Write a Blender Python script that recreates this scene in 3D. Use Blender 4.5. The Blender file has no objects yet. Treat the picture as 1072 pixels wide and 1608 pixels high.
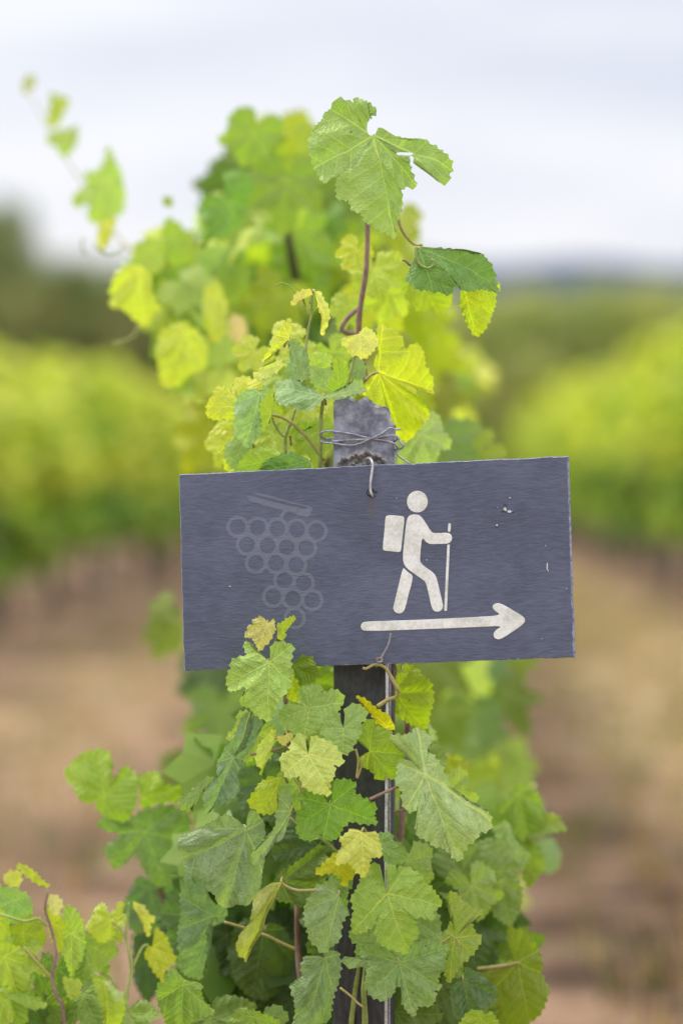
import bpy, math, random
import numpy as np
from mathutils import Vector, Matrix
from mathutils.geometry import tessellate_polygon

R = math.radians
scn = bpy.context.scene
C = scn.collection
rnd = random.Random(7)

# ------------------------------------------------------------ camera
F = 3797.0                      # focal length in pixels of the 1072 px wide photograph (85 mm on a 24 mm wide frame)
CAM = Vector((0, 0, 1.003))
PITCH, YAW = R(4.88), R(1.57)
cd = bpy.data.cameras.new('camera'); cam = bpy.data.objects.new('camera', cd); C.objects.link(cam)
cam.location = CAM
cam.rotation_euler = (R(90) - PITCH, 0, YAW)
cd.sensor_fit = 'HORIZONTAL'; cd.sensor_width = 24; cd.lens = 85
cd.clip_start = 0.05; cd.clip_end = 8000
cd.dof.use_dof = True; cd.dof.focus_distance = 2.775; cd.dof.aperture_fstop = 1.5
scn.camera = cam
RM = cam.rotation_euler.to_matrix()
RT, UP, FW = RM @ Vector((1, 0, 0)), RM @ Vector((0, 1, 0)), RM @ Vector((0, 0, -1))

# ------------------------------------------------------------ world, sun, exposure
w = bpy.data.worlds.new('World'); scn.world = w; w.use_nodes = True
nt = w.node_tree; nt.nodes.clear()
SUN_EL, SUN_AZ = R(54), R(-62)        # azimuth measured from +Y (view direction) towards +X
def wn(t, **k):
    n = nt.nodes.new(t)
    for a, b in k.items(): setattr(n, a, b)
    return n
sky = wn('ShaderNodeTexSky', sky_type='NISHITA', sun_disc=False, sun_elevation=SUN_EL, sun_rotation=SUN_AZ)
tc = wn('ShaderNodeTexCoord'); sep = wn('ShaderNodeSeparateXYZ')
nt.links.new(tc.outputs['Generated'], sep.inputs[0])
mp = wn('ShaderNodeMapping'); mp.inputs['Scale'].default_value = (1.2, 1.2, 7.5); mp.inputs['Location'].default_value = (.3, .1, .42)
nt.links.new(tc.outputs['Generated'], mp.inputs[0])
ns = wn('ShaderNodeTexNoise'); ns.inputs['Scale'].default_value = 3.6; ns.inputs['Detail'].default_value = 3
nt.links.new(mp.outputs[0], ns.inputs[0])
cr = wn('ShaderNodeValToRGB')       # cloud tones: lavender grey to white
cr.color_ramp.elements[0].position = .36; cr.color_ramp.elements[0].color = (.72, .75, .86, 1)
cr.color_ramp.elements[1].position = .64; cr.color_ramp.elements[1].color = (.90, .91, .96, 1)
nt.links.new(ns.outputs[0], cr.inputs[0])
gr = wn('ShaderNodeMapRange')        # an overcast sky is about three times brighter overhead than at the horizon
gr.inputs['From Min'].default_value = .12; gr.inputs['From Max'].default_value = .9
gr.inputs['To Min'].default_value = 1.0; gr.inputs['To Max'].default_value = 2.6
nt.links.new(sep.outputs[2], gr.inputs[0])
mul = wn('ShaderNodeVectorMath', operation='SCALE'); nt.links.new(cr.outputs[0], mul.inputs[0]); nt.links.new(gr.outputs[0], mul.inputs['Scale'])
bg1 = wn('ShaderNodeBackground'); bg1.inputs[1].default_value = .08; nt.links.new(sky.outputs[0], bg1.inputs[0])
bg2 = wn('ShaderNodeBackground'); bg2.inputs[1].default_value = 1.0; nt.links.new(mul.outputs[0], bg2.inputs[0])
mx = wn('ShaderNodeMixShader'); mx.inputs[0].default_value = .9
nt.links.new(bg1.outputs[0], mx.inputs[1]); nt.links.new(bg2.outputs[0], mx.inputs[2])
wo = wn('ShaderNodeOutputWorld'); nt.links.new(mx.outputs[0], wo.inputs[0])

sl = bpy.data.lights.new('sun', 'SUN'); sl.energy = 2.6; sl.angle = R(11); sl.color = (1, .955, .88)
so = bpy.data.objects.new('sun', sl); C.objects.link(so)
sd = Vector((math.sin(SUN_AZ) * math.cos(SUN_EL), math.cos(SUN_AZ) * math.cos(SUN_EL), math.sin(SUN_EL)))
so.rotation_euler = sd.to_track_quat('Z', 'Y').to_euler(); so.location = (0, 0, 12)
scn.view_settings.view_transform = 'Standard'; scn.view_settings.look = 'None'
scn.view_settings.exposure = 0.16; scn.view_settings.gamma = 1
scn.cycles.max_bounces = 8; scn.cycles.transmission_bounces = 6; scn.cycles.diffuse_bounces = 4

# ------------------------------------------------------------ helpers
def P(px, py, D):
    "point seen at pixel (px, py) of the photograph, D metres in front of the camera"
    D, px, py = float(D), float(px), float(py); return CAM + D * (FW + ((px - 536) / F) * RT - ((py - 804) / F) * UP)
def ray(px, py): px, py = float(px), float(py); return FW + ((px - 536) / F) * RT - ((py - 804) / F) * UP
def lin(c): return tuple((x / 255 / 12.92) if x <= 10 else ((x / 255 + .055) / 1.055) ** 2.4 for x in c)
SLOPE = .0738
def ground_z(x, y):
    z = -SLOPE * min(y, 56)
    if y > 56: z += -1.3 * (1 - math.exp(-(y - 56) / 18))
    if y > 130: z += (y - 130) * .0115
    return z
def tag(o, label=None, cat=None, group=None, kind=None):
    for k, v in (('label', label), ('category', cat), ('group', group), ('kind', kind)):
        if v: o[k] = v
    return o
def empty(name, loc, **k):
    o = bpy.data.objects.new(name, None); C.objects.link(o); o.location = loc; o.empty_display_size = .1
    return tag(o, **k)
def mesh_obj(name, verts, faces, mat, parent=None, loc=None, smooth=True, mats=None, mi=None):
    "verts in world space; origin put at loc; parent is an unrotated Empty or object"
    me = bpy.data.meshes.new(name)
    loc = Vector(loc) if loc is not None else (Vector(parent.matrix_basis.translation) if parent else Vector((0, 0, 0)))
    v = np.asarray(verts, dtype=np.float64) - np.array(loc)
    me.from_pydata(v.tolist(), [], faces)
    for m in (mats or [mat]): me.materials.append(m)
    if mi is not None: me.polygons.foreach_set('material_index', mi)
    if smooth: me.polygons.foreach_set('use_smooth', [True] * len(me.polygons))
    me.update()
    o = bpy.data.objects.new(name, me); C.objects.link(o)
    if parent:
        o.parent = parent
        base = Vector((0, 0, 0)); q = parent
        while q: base += q.location; q = q.parent
        o.location = loc - base
    else: o.location = loc
    return o
def catmull(pts, n=6):
    pts = [Vector(p) for p in pts]
    if len(pts) < 3: return pts
    out = []
    q = [2 * pts[0] - pts[1]] + pts + [2 * pts[-1] - pts[-2]]
    for i in range(1, len(q) - 2):
        a, b, c, d = q[i - 1:i + 3]
        for k in range(n):
            t = k / n
            out.append(.5 * ((2 * b) + (c - a) * t + (2 * a - 5 * b + 4 * c - d) * t * t + (3 * b - a - 3 * c + d) * t ** 3))
    out.append(pts[-1]); return out
def tube(pts, r0, r1=None, n=8, k=6, bumps=0, seed=0):
    "verts, faces of a round tube along a smooth path"
    if r1 is None: r1 = r0
    pts = catmull(pts, k); V, Fc = [], []
    rr = random.Random(seed); prev = None; L = len(pts)
    for i, p in enumerate(pts):
        t = (pts[min(i + 1, L - 1)] - pts[max(i - 1, 0)]).normalized()
        if prev is None: prev = t.cross(Vector((.31, .9, .27))).normalized()
        a = (prev - t * prev.dot(t)).normalized(); prev = a
        b = t.cross(a).normalized()
        r = r0 + (r1 - r0) * i / max(1, L - 1); r *= 1 + bumps * (rr.random() - .5)
        for j in range(n):
            an = 2 * math.pi * j / n
            V.append(p + r * (math.cos(an) * a + math.sin(an) * b))
    for i in range(L - 1):
        for j in range(n):
            j2 = (j + 1) % n
            Fc.append((i * n + j, i * n + j2, (i + 1) * n + j2, (i + 1) * n + j))
    Fc.append(tuple(range(n - 1, -1, -1))); Fc.append(tuple(range((L - 1) * n, L * n)))
    return V, Fc
def join(parts):
    V, Fc = [], []
    for v, f in parts:
        o = len(V); V += list(v); Fc += [tuple(i + o for i in q) for q in f]
    return V, Fc

# ------------------------------------------------------------ materials
class NT:
    def __init__(s, name):
        s.m = bpy.data.materials.new(name); s.m.use_nodes = True; s.t = s.m.node_tree; s.t.nodes.clear()
    def n(s, t, ins=None, **k):
        x = s.t.nodes.new(t)
        for a, b in k.items(): setattr(x, a, b)
        for a, b in (ins or {}).items(): s.put(x.inputs[a], b)
        return x
    def put(s, sock, v):
        if isinstance(v, bpy.types.NodeSocket): s.t.links.new(v, sock)
        elif isinstance(v, bpy.types.Node): s.t.links.new(v.outputs[0], sock)
        else:
            if sock.type == 'RGBA' and len(v) == 3: v = (*v, 1)
            sock.default_value = v
    def ma(s, op, a, b=0.0, c=0.0): return s.n('ShaderNodeMath', {0: a, 1: b, 2: c}, operation=op).outputs[0]
    def ramp(s, v, a, b, lo=0.0, hi=1.0):
        return s.n('ShaderNodeMapRange', {0: v, 1: a, 2: b, 3: lo, 4: hi}, interpolation_type='SMOOTHSTEP').outputs[0]
    def mix(s, f, a, b, bt='MIX'):
        x = s.n('ShaderNodeMix', data_type='RGBA', blend_type=bt); s.put(x.inputs[0], f); s.put(x.inputs[6], a); s.put(x.inputs[7], b); return x.outputs[2]
    def noise(s, vec, scale, detail=3, rough=.5, dist=0):
        return s.n('ShaderNodeTexNoise', {'Vector': vec, 'Scale': scale, 'Detail': detail, 'Roughness': rough, 'Distortion': dist}).outputs[0]
    def map(s, vec, sc=(1, 1, 1), loc=(0, 0, 0), rot=(0, 0, 0)): return s.n('ShaderNodeMapping', {0: vec, 1: loc, 2: rot, 3: sc}).outputs[0]
    def bump(s, h, st, d=.001): return s.n('ShaderNodeBump', {'Height': h, 'Strength': st, 'Distance': d}).outputs[0]
    def out(s, sh): s.n('ShaderNodeOutputMaterial', {0: sh}); return s.m
def bsdf(t, col, rough, normal=None, spec=.4, metal=0.0):
    i = {'Base Color': col, 'Roughness': rough, 'Specular IOR Level': spec, 'Metallic': metal}
    if normal is not None: i['Normal'] = normal
    return t.n('ShaderNodeBsdfPrincipled', i).outputs[0]

def mat_leaf():
    t = NT('vine_leaf')
    uv = t.n('ShaderNodeUVMap').outputs[0]; s = t.n('ShaderNodeSeparateXYZ', {0: uv})
    oi = t.n('ShaderNodeObjectInfo'); base = oi.outputs['Color']; bloom = oi.outputs['Alpha']; rv = oi.outputs['Random']
    off = t.n('ShaderNodeCombineXYZ', {0: t.ma('MULTIPLY', rv, 37.), 1: t.ma('MULTIPLY', rv, 91.), 2: rv}).outputs[0]
    sc = t.n('ShaderNodeVectorMath', {0: uv, 1: off}, operation='ADD').outputs[0]
    wob = t.n('ShaderNodeTexNoise', {'Vector': sc, 'Scale': 4., 'Detail': 1.}).outputs[1]
    wv = t.n('ShaderNodeVectorMath', {0: wob, 1: (.5, .5, .5)}, operation='SUBTRACT').outputs[0]
    wv = t.n('ShaderNodeVectorMath', {0: wv, 'Scale': .055}, operation='SCALE').outputs[0]
    uw = t.n('ShaderNodeVectorMath', {0: uv, 1: wv}, operation='ADD').outputs[0]
    s2 = t.n('ShaderNodeSeparateXYZ', {0: uw}); x, y = s2.outputs[0], s2.outputs[1]
    r = t.ma('SQRT', t.ma('ADD', t.ma('MULTIPLY', x, x), t.ma('MULTIPLY', y, y)))
    th = t.ma('ABSOLUTE', t.ma('ARCTAN2', x, y))
    d = t.ma('MINIMUM', th, t.ma('MINIMUM', t.ma('ABSOLUTE', t.ma('SUBTRACT', th, R(52))), t.ma('ABSOLUTE', t.ma('SUBTRACT', th, R(105)))))
    b = t.ma('MULTIPLY', r, t.ma('SINE', t.ma('MINIMUM', d, 1.5))); a = t.ma('MULTIPLY', r, t.ma('COSINE', d))
    w0 = t.ma('MULTIPLY_ADD', r, -.0095, .0130)
    m1 = t.ramp(t.ma('DIVIDE', b, w0), .35, 1.25, 1., 0.)
    q = t.ma('FRACT', t.ma('MULTIPLY', t.ma('SUBTRACT', a, t.ma('MULTIPLY', b, .95)), 6.5))
    dq = t.ma('ABSOLUTE', t.ma('SUBTRACT', q, .5))          # 0 on a side vein
    m2 = t.ramp(dq, .02, .075, 1., 0.)
    vo = t.n('ShaderNodeTexVoronoi', {'Vector': sc, 'Scale': 22.}, feature='DISTANCE_TO_EDGE').outputs['Distance']
    m3 = t.ramp(vo, .01, .09, 1., 0.)
    vein = t.ma('MAXIMUM', m1, t.ma('MAXIMUM', t.ma('MULTIPLY', m2, .5), t.ma('MULTIPLY', m3, .2)))
    lf = t.noise(sc, 3.2, 4, .6)
    n1 = t.noise(sc, 9., 5, .65); n2 = t.noise(sc, 46., 3, .6)
    hsv = t.n('ShaderNodeHueSaturation', {'Hue': t.ma('MULTIPLY_ADD', lf, -.05, .525), 'Saturation': 1.0, 'Value': t.ma('MULTIPLY_ADD', n1, .5, .75), 'Color': base}).outputs[0]
    edge = t.ramp(t.ma('MULTIPLY', r, t.ma('MULTIPLY_ADD', n1, .6, .7)), .6, 1.05)
    col = t.mix(t.ma('MULTIPLY', edge, .35), hsv, t.mix(1., hsv, (1.3, 1.12, .45), 'MULTIPLY'))
    grey = t.mix(1., col, (.2, .22, .19), 'ADD')
    col = t.mix(t.ma('MULTIPLY', bloom, t.ramp(t.ma('MULTIPLY_ADD', n2, .45, t.ma('MULTIPLY', n1, .6)), .38, .72)), col, grey)
    vc = t.mix(1., t.mix(1., base, (1.75, 1.5, 1.5), 'MULTIPLY'), (.09, .10, .035), 'ADD')
    col = t.mix(t.ma('MULTIPLY', vein, .62), col, vc)
    sp = t.ramp(t.noise(sc, 13., 2, .5), .735, .76)
    col = t.mix(t.ma('MULTIPLY', sp, .75), col, (.16, .085, .03))
    h = t.ma('ADD', t.ma('MULTIPLY', m1, -.25), t.ma('ADD', t.ma('MULTIPLY', t.ramp(dq, 0., .42), .55), t.ma('ADD', t.ma('MULTIPLY', t.ramp(vo, 0., .25), .35), t.ma('MULTIPLY', n1, .5))))
    nrm = t.bump(h, .48, .0035)
    p = bsdf(t, col, t.ma('MULTIPLY_ADD', n2, .25, .30), nrm, .5)
    tr = t.n('ShaderNodeBsdfTranslucent', {0: t.mix(1., col, (1.08, 1.32, .5), 'MULTIPLY'), 'Normal': nrm}).outputs[0]
    return t.out(t.n('ShaderNodeMixShader', {0: .42, 1: p, 2: tr}))
def mat_foliage(name='vine_foliage', tr_amt=.4, tcol=(1.08, 1.32, .55)):
    t = NT(name)
    a = t.n('ShaderNodeAttribute', attribute_name='tint').outputs['Color']
    n1 = t.noise(t.n('ShaderNodeTexCoord').outputs['Object'], 30., 3)
    col = t.mix(1., a, t.n('ShaderNodeCombineXYZ', {0: t.ma('MULTIPLY_ADD', n1, .5, .75), 1: t.ma('MULTIPLY_ADD', n1, .4, .8), 2: t.ma('MULTIPLY_ADD', n1, .5, .75)}).outputs[0], 'MULTIPLY')
    p = bsdf(t, col, .5, None, .35)
    tr = t.n('ShaderNodeBsdfTranslucent', {0: t.mix(1., col, tcol, 'MULTIPLY')}).outputs[0]
    return t.out(t.n('ShaderNodeMixShader', {0: tr_amt, 1: p, 2: tr}))
def mat_slate(name, base, light, stria=True, emblem=0):
    t = NT(name); o = t.n('ShaderNodeTexCoord').outputs['Object']
    wv = t.n('ShaderNodeTexNoise', {'Vector': o, 'Scale': 9., 'Detail': 2.}).outputs[1]
    ow = t.n('ShaderNodeVectorMath', {0: o, 1: t.n('ShaderNodeVectorMath', {0: wv, 'Scale': .034}, operation='SCALE').outputs[0]}, operation='ADD').outputs[0]
    st = t.noise(t.map(ow, (66, 360, 60) if stria else (90, 90, 50), rot=(0, 0, R(-5) if stria else 0)), 1., 6, .68)
    st2 = t.noise(t.map(ow, (200, 1000, 90) if stria else (260, 260, 160)), 1., 4, .6)
    bl = t.noise(o, 14., 5, .62); fine = t.noise(o, 900., 2, .6)
    big = t.noise(t.map(o, (1, 1.6, 1)), 5., 4, .6)
    f = t.ramp(t.ma('ADD', t.ma('MULTIPLY', st, .42), t.ma('ADD', t.ma('MULTIPLY', bl, .28), t.ma('MULTIPLY', big, .3))), .36, .66)
    col = t.mix(f, base, light)
    sc = t.ramp(t.noise(t.map(ow, (60, 620, 60)), 1., 5, .7), .64, .76)
    scm = t.ma('MULTIPLY', sc, t.ramp(bl, .45, .6))
    col = t.mix(t.ma('MULTIPLY', scm, .55), col, tuple(min(1, x * 2.6) for x in light))
    col = t.mix(t.ma('MULTIPLY', t.ramp(fine, .62, .74), .25), col, tuple(min(1, x * 2.2) for x in light))
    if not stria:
        # paler head above the plaque; shade below it is put into the colour
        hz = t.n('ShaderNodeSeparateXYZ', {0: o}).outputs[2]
        wz = t.ramp(t.ma('ADD', hz, t.ma('MULTIPLY', bl, .06)), SHADE_Z, SHADE_Z + .06)
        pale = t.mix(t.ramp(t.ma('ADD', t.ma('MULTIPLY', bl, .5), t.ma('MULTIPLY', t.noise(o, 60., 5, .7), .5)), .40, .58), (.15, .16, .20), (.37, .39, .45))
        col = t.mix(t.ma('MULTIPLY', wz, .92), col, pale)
        chip = t.n('ShaderNodeAttribute', attribute_name='chip').outputs['Fac']
        cc = t.mix(t.noise(o, 260., 4, .7), (.17, .15, .125), (.62, .58, .51))
        col = t.mix(t.ma('MULTIPLY', chip, t.ramp(t.noise(o, 120., 3, .6), .25, .5, .35, 1.)), col, cc)
    else:
        # rust stain of the wire, straight below the hole
        sp = t.n('ShaderNodeSeparateXYZ', {0: o})
        rx = t.ramp(t.ma('ABSOLUTE', t.ma('SUBTRACT', sp.outputs[0], HOLE[0])), .001, .006, 1., 0.)
        ry = t.ma('MULTIPLY', t.ramp(t.ma('SUBTRACT', HOLE[1], sp.outputs[1]), .0, .006), t.ramp(t.ma('SUBTRACT', HOLE[1], sp.outputs[1]), .018, .036, 1., 0.))
        col = t.mix(t.ma('MULTIPLY', t.ma('MULTIPLY', rx, ry), .42), col, (.13, .085, .05))
    h = t.ma('ADD', t.ma('MULTIPLY', st, 1.), t.ma('ADD', t.ma('MULTIPLY', st2, .5), t.ma('MULTIPLY', fine, .1)))
    return t.out(bsdf(t, col, t.ma('MULTIPLY_ADD', bl, .25, .42), t.bump(h, .75 if stria else .8, .0009 if stria else .002), .45))
def mat_mottled(name, c0, c1, scale, rough=.6, bump=.4, dist=.001, spec=.3, metal=0., rust=None, stretch=(1, 1, 1)):
    t = NT(name); o = t.map(t.n('ShaderNodeTexCoord').outputs['Object'], stretch)
    n1 = t.noise(o, scale, 5, .65); n2 = t.noise(o, scale * 7, 3, .6)
    col = t.mix(t.ramp(t.ma('ADD', t.ma('MULTIPLY', n1, .65), t.ma('MULTIPLY', n2, .35)), .36, .62), c0, c1)
    if rust: col = t.mix(t.ramp(t.noise(o, scale * .6, 4, .7), .56, .68), col, rust)
    return t.out(bsdf(t, col, rough, t.bump(t.ma('ADD', n1, t.ma('MULTIPLY', n2, .4)), bump, dist), spec, metal))
def mat_ground():
    t = NT('vineyard_soil'); o = t.n('ShaderNodeTexCoord').outputs['Object']
    s = t.n('ShaderNodeSeparateXYZ', {0: o}); x, y = s.outputs[0], s.outputs[1]
    n1 = t.noise(t.map(o, (1.4, .7, 1)), 1., 5, .6); n2 = t.noise(o, 7., 5, .6); n3 = t.noise(o, 60., 4, .65)
    soil = t.mix(t.ramp(t.ma('ADD', t.ma('MULTIPLY', t.noise(o, 3., 4, .6), .55), t.ma('MULTIPLY', n1, .45)), .42, .58), (.115, .067, .041), (.375, .235, .150))
    straw = t.mix(t.ramp(n2, .35, .65), (.36, .25, .12), (.50, .365, .20))
    weed = t.mix(n2, (.12, .13, .04), (.24, .22, .09))
    wx = t.ma('ADD', x, t.ma('MULTIPLY', t.ma('SUBTRACT', n1, .5), 1.2))
    path_r = t.ma('MULTIPLY', t.ramp(t.ma('ABSOLUTE', t.ma('SUBTRACT', wx, 1.35)), .35, .85, 1., 0.), t.ramp(y, 5.5, 9.5))
    path_l = t.ma('MULTIPLY', t.ramp(t.ma('ABSOLUTE', t.ma('ADD', wx, 1.45)), .2, .7, .5, 0.), t.ramp(y, 5., 8.))
    m = t.ma('MULTIPLY', t.ma('ADD', path_r, path_l), t.ramp(n1, .2, .55, .55, 1.))
    col = t.mix(m, soil, straw)
    col = t.mix(t.ma('MULTIPLY', t.ramp(t.noise(o, 2.6, 4, .6), .54, .66), .6), col, weed)
    far = t.ramp(y, 58., 75.)
    col = t.mix(far, col, t.mix(t.noise(o, .05, 3), (.09, .125, .04), (.16, .18, .07)))
    col = t.mix(t.ma('MULTIPLY', n3, .35), col, (.10, .07, .045))
    return t.out(bsdf(t, col, .95, t.bump(t.ma('ADD', n3, n2), .7, .03), .1))

# ============================================================ the sign: its own plane first (materials need the hole)
SIGN_D, SIGN_YAW = 2.775, R(6.5)
S_N = (Matrix.Rotation(-SIGN_YAW, 3, UP) @ (-FW)).normalized()      # right end nearer to the camera
S_O = P(590, 885, SIGN_D)
def on_plane(px, py, O, N):
    d = ray(px, py); return CAM + d * ((O - CAM).dot(N) / d.dot(N))
tl, tr_ = on_plane(281, 745, S_O, S_N), on_plane(890, 716, S_O, S_N)
S_X = (tr_ - tl).normalized(); S_Y = S_N.cross(S_X).normalized()
def sg(px, py):
    v = on_plane(px, py, S_O, S_N) - S_O; return (v.dot(S_X), v.dot(S_Y))
HOLE = sg(581.5, 773.5)
SHADE_Z = P(570, 800, 2.8).z - ground_z(P(570, 1100, 2.81).x, P(570, 1100, 2.81).y)

M_LEAF = mat_leaf(); M_FOL = mat_foliage(); M_TREE = mat_foliage('tree_foliage', .22, (1.2, 1.2, .5))
M_SLATE = mat_slate('slate_sign', (.070, .080, .118), (.130, .146, .204))
M_EMB = mat_slate('scraped_slate', (.125, .134, .172), (.185, .197, .25))
M_EDGE = mat_mottled('slate_edge', (.12, .13, .18), (.34, .36, .45), 160, .6, .5)
M_EDGEL = mat_mottled('slate_cut_edge', (.035, .035, .045), (.20, .20, .23), 220, .7, .6)
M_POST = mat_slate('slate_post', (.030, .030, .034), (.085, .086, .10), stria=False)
M_PAINT = mat_mottled('cream_paint', (.62, .61, .51), (.86, .855, .78), 40, .6, .15)
M_WIRE = mat_mottled('galvanised_wire', (.17, .175, .19), (.46, .47, .50), 150, .42, .3, .0004, .5, .3)
M_RUST = mat_mottled('rusty_wire', (.20, .15, .12), (.42, .39, .37), 160, .6, .3, .0005, .4, .15)
M_HOOK = mat_mottled('white_coated_wire', (.36, .35, .34), (.68, .67, .66), 120, .4, .1)
M_ROD = mat_mottled('steel_rod', (.42, .42, .45), (.80, .80, .84), 60, .33, .2, .0006, .5, .55)
M_SHOOT = mat_mottled('green_shoot', (.20, .26, .05), (.36, .42, .12), 60, .5, .3)
M_CANE = mat_mottled('brown_cane', (.15, .085, .055), (.33, .22, .17), 70, .6, .5, stretch=(1, 1, .3))
M_PET = mat_mottled('petiole', (.30, .26, .07), (.46, .38, .16), 50, .5, .2)
M_BARK = mat_mottled('old_bark', (.045, .032, .025), (.17, .13, .10), 40, .9, 1., .01, .1, stretch=(1, 1, .25))
M_WPOST = mat_mottled('weathered_wood', (.10, .085, .07), (.24, .21, .17), 25, .9, .6, .004, .1, stretch=(1, 1, .15))
M_GROUND = mat_ground()
M_HILL = mat_mottled('far_hill', (.028, .046, .085), (.045, .066, .115), .004, 1., 0, .001, .0)  # blue haze of distance put into the hill colour
M_GRASS = mat_foliage('dry_grass', .3, (1.1, 1., .7))

# ------------------------------------------------------------ ground and hills
ys = [-6, -2, 0, 1, 2, 3, 4, 5, 6, 7, 8, 10, 12, 15, 18, 22, 27, 33, 40, 48, 52, 56, 60, 66, 74, 84, 96, 110, 130, 160, 220, 320, 500, 900, 1600, 2600]
xs = [-1, -.6, -.35, -.2, -.12, -.06, -.03, 0, .03, .06, .12, .2, .35, .6, 1]
V, Fc = [], []
gr_ = random.Random(3)
for y in ys:
    W = max(30, abs(y) * 1.2)
    for x in xs: V.append((x * W, y, ground_z(x * W, y) + (gr_.random() - .5) * (.03 if 1 < y < 56 else 0)))
nx = len(xs)
for j in range(len(ys) - 1):
    for i in range(nx - 1): Fc.append((j * nx + i, j * nx + i + 1, (j + 1) * nx + i + 1, (j + 1) * nx + i))
tag(mesh_obj('ground', V, Fc, M_GROUND, loc=(0, 0, 0)), kind='structure')
V, Fc = [], []
n = 60
for i in range(n + 1):
    x = -900 + 1800 * i / n
    hgt = 34 + 5 * math.sin(i * .5) + 3 * math.sin(i * 1.3 + 1) + 6 * math.exp(-((x - 130) / 90) ** 2)
    for (yy, zz) in ((1500, -2), (1560, hgt * .55), (1650, hgt * .9), (1750, hgt), (1950, hgt * .7), (2200, 0)): V.append((x, yy, zz - 4))
for i in range(n):
    for j in range(5): Fc.append((i * 6 + j, (i + 1) * 6 + j, (i + 1) * 6 + j + 1, i * 6 + j + 1))
tag(mesh_obj('hills', V, Fc, M_HILL, loc=(0, 0, 0)), kind='structure')

# ------------------------------------------------------------ leaves
CTRL = [(0, 1), (11, .86), (21, .74), (30, .63), (37, .72), (45, .84), (54, .92), (64, .78), (75, .63), (83, .60), (94, .70), (107, .75), (122, .67), (138, .60), (153, .52), (165, .36), (173, .12)]
def canon(rr, jit=.09, lobe=1.0):
    "outline of a vine leaf (x across, y to the tip), from one side of the stalk notch round to the other"
    left = [(-a, r * (1 + jit * (rr.random() - .5) * 2)) for a, r in CTRL[::-1]]
    right = [(a, r * (1 + jit * (rr.random() - .5) * 2)) for a, r in CTRL[1:]]
    out = []
    for a, r in left + right:
        if lobe != 1: r = .72 + (r - .72) * lobe if r > .3 else r
        a += (rr.random() - .5) * 5
        out.append((r * math.sin(R(a)), r * math.cos(R(a))))
    return out
CANON_T = [R(a) for a in (-180, -105, -52, 0, 52, 105, 180)]
def build_leaf(name, J, outline, D, col, parent, tilt=(0, 0), tips=None, bloom=.3, cup=.0, ruf=.05, fold=0., curl=0., rr=None, teeth=1., step=7.0, vamp=.022, petiole=None, cuts=()):
    """J and outline in pixels of the photograph; the blade lies in its own plane through J at depth D, turned by tilt
    degrees (about the view's up and right axes), then is folded, curled and puckered out of that plane."""
    rr = rr or random.Random(int(J[0] * 31 + J[1] * 17))
    if fold == 0: fold = rr.uniform(.06, .26)
    if cup == 0: cup = rr.uniform(-.16, .02)
    N = -FW
    N = Matrix.Rotation(R(tilt[0]), 3, UP) @ N; N = Matrix.Rotation(R(tilt[1]), 3, RT) @ N
    O = P(J[0], J[1], D)
    X = UP.cross(N).normalized() if abs(UP.dot(N)) < .98 else RT
    Y = N.cross(X)
    def loc2(p):
        v = on_plane(p[0], p[1], O, N) - O; return np.array((v.dot(X), v.dot(Y)))
    mpp = D / F                                        # metres per pixel
    pts = [loc2(p) for p in outline]
    # densify with saw teeth
    pts = [np.array(p) for p in pts]
    base, tooth = [], []
    st = step * mpp
    mxr = max(np.linalg.norm(p) for p in pts)
    if min(np.linalg.norm(pts[0]), np.linalg.norm(pts[-1])) > .2 * mxr: pts.append(pts[0])
    nP = len(pts)
    for i in range(nP - 1):
        a, b = pts[i], pts[i + 1]; L = np.linalg.norm(b - a)
        dense = max(1, int(round(L / (st * rr.uniform(1.25, 1.9)))))
        nn = np.array((-(b - a)[1], (b - a)[0])) / max(L, 1e-9)
        out_s = 1 if nn.dot((a + b) / 2) > 0 else -1
        near = min(np.linalg.norm(a), np.linalg.norm(b)) < .18 * max(np.linalg.norm(p) for p in pts)
        for k in range(dense):
            f = k / dense
            ph = rr.random()
            base.append(a + (b - a) * f); tooth.append(np.zeros(2))
            if not near:
                amp = min(L / dense, st * 2) * (.22 + .12 * ph) * teeth
                base.append(a + (b - a) * (f + .62 / dense)); tooth.append(nn * out_s * amp)
                if rr.random() < .8: base.append(a + (b - a) * (f + .80 / dense)); tooth.append(nn * out_s * amp * -.12)
    base.append(pts[-1]); tooth.append(np.zeros(2))
    base = np.array(base); tooth = np.array(tooth)
    # soften the coarse polygon
    sm = base.copy(); sm[1:-1] = .25 * base[:-2] + .5 * base[1:-1] + .25 * base[2:]
    base = sm
    size = np.linalg.norm(base, axis=1).max()
    if tips is None:
        k = np.linalg.norm(base, axis=1).argmax(); tipv = base[k]; remap = None
    else:
        tv = [loc2(p) for p in tips]; tipv = tv[0]
    ta = math.atan2(tipv[0], tipv[1])
    ang = np.arctan2(base[:, 0], base[:, 1]) - ta
    ang = (ang + math.pi) % (2 * math.pi) - math.pi
    if tips is not None and len(tips) == 5:
        tan = [((math.atan2(v[0], v[1]) - ta + math.pi) % (2 * math.pi) - math.pi) for v in tv[1:]]
        neg = sorted(a for a in tan if a < 0); pos = sorted(a for a in tan if a >= 0)
        if len(neg) == 2 and len(pos) == 2:
            ang = np.interp(ang, [-math.pi] + neg + [0] + pos + [math.pi], CANON_T)
    rings = np.array([0., .07, .15, .24, .34, .44, .54, .64, .74, .83, .91, 1.])
    if cuts:
        rings = np.interp(np.linspace(0, 11, 56), np.arange(12), rings)
        ii = np.linspace(0, len(base) - 1, len(base) * 3)
        tooth = np.stack([np.interp(ii, np.arange(len(base)), tooth[:, k]) for k in (0, 1)], 1); ang = np.interp(ii, np.arange(len(base)), ang)
        base = np.stack([np.interp(ii, np.arange(len(base)), base[:, k]) for k in (0, 1)], 1)
    nr, m = len(rings), len(base)
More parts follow.
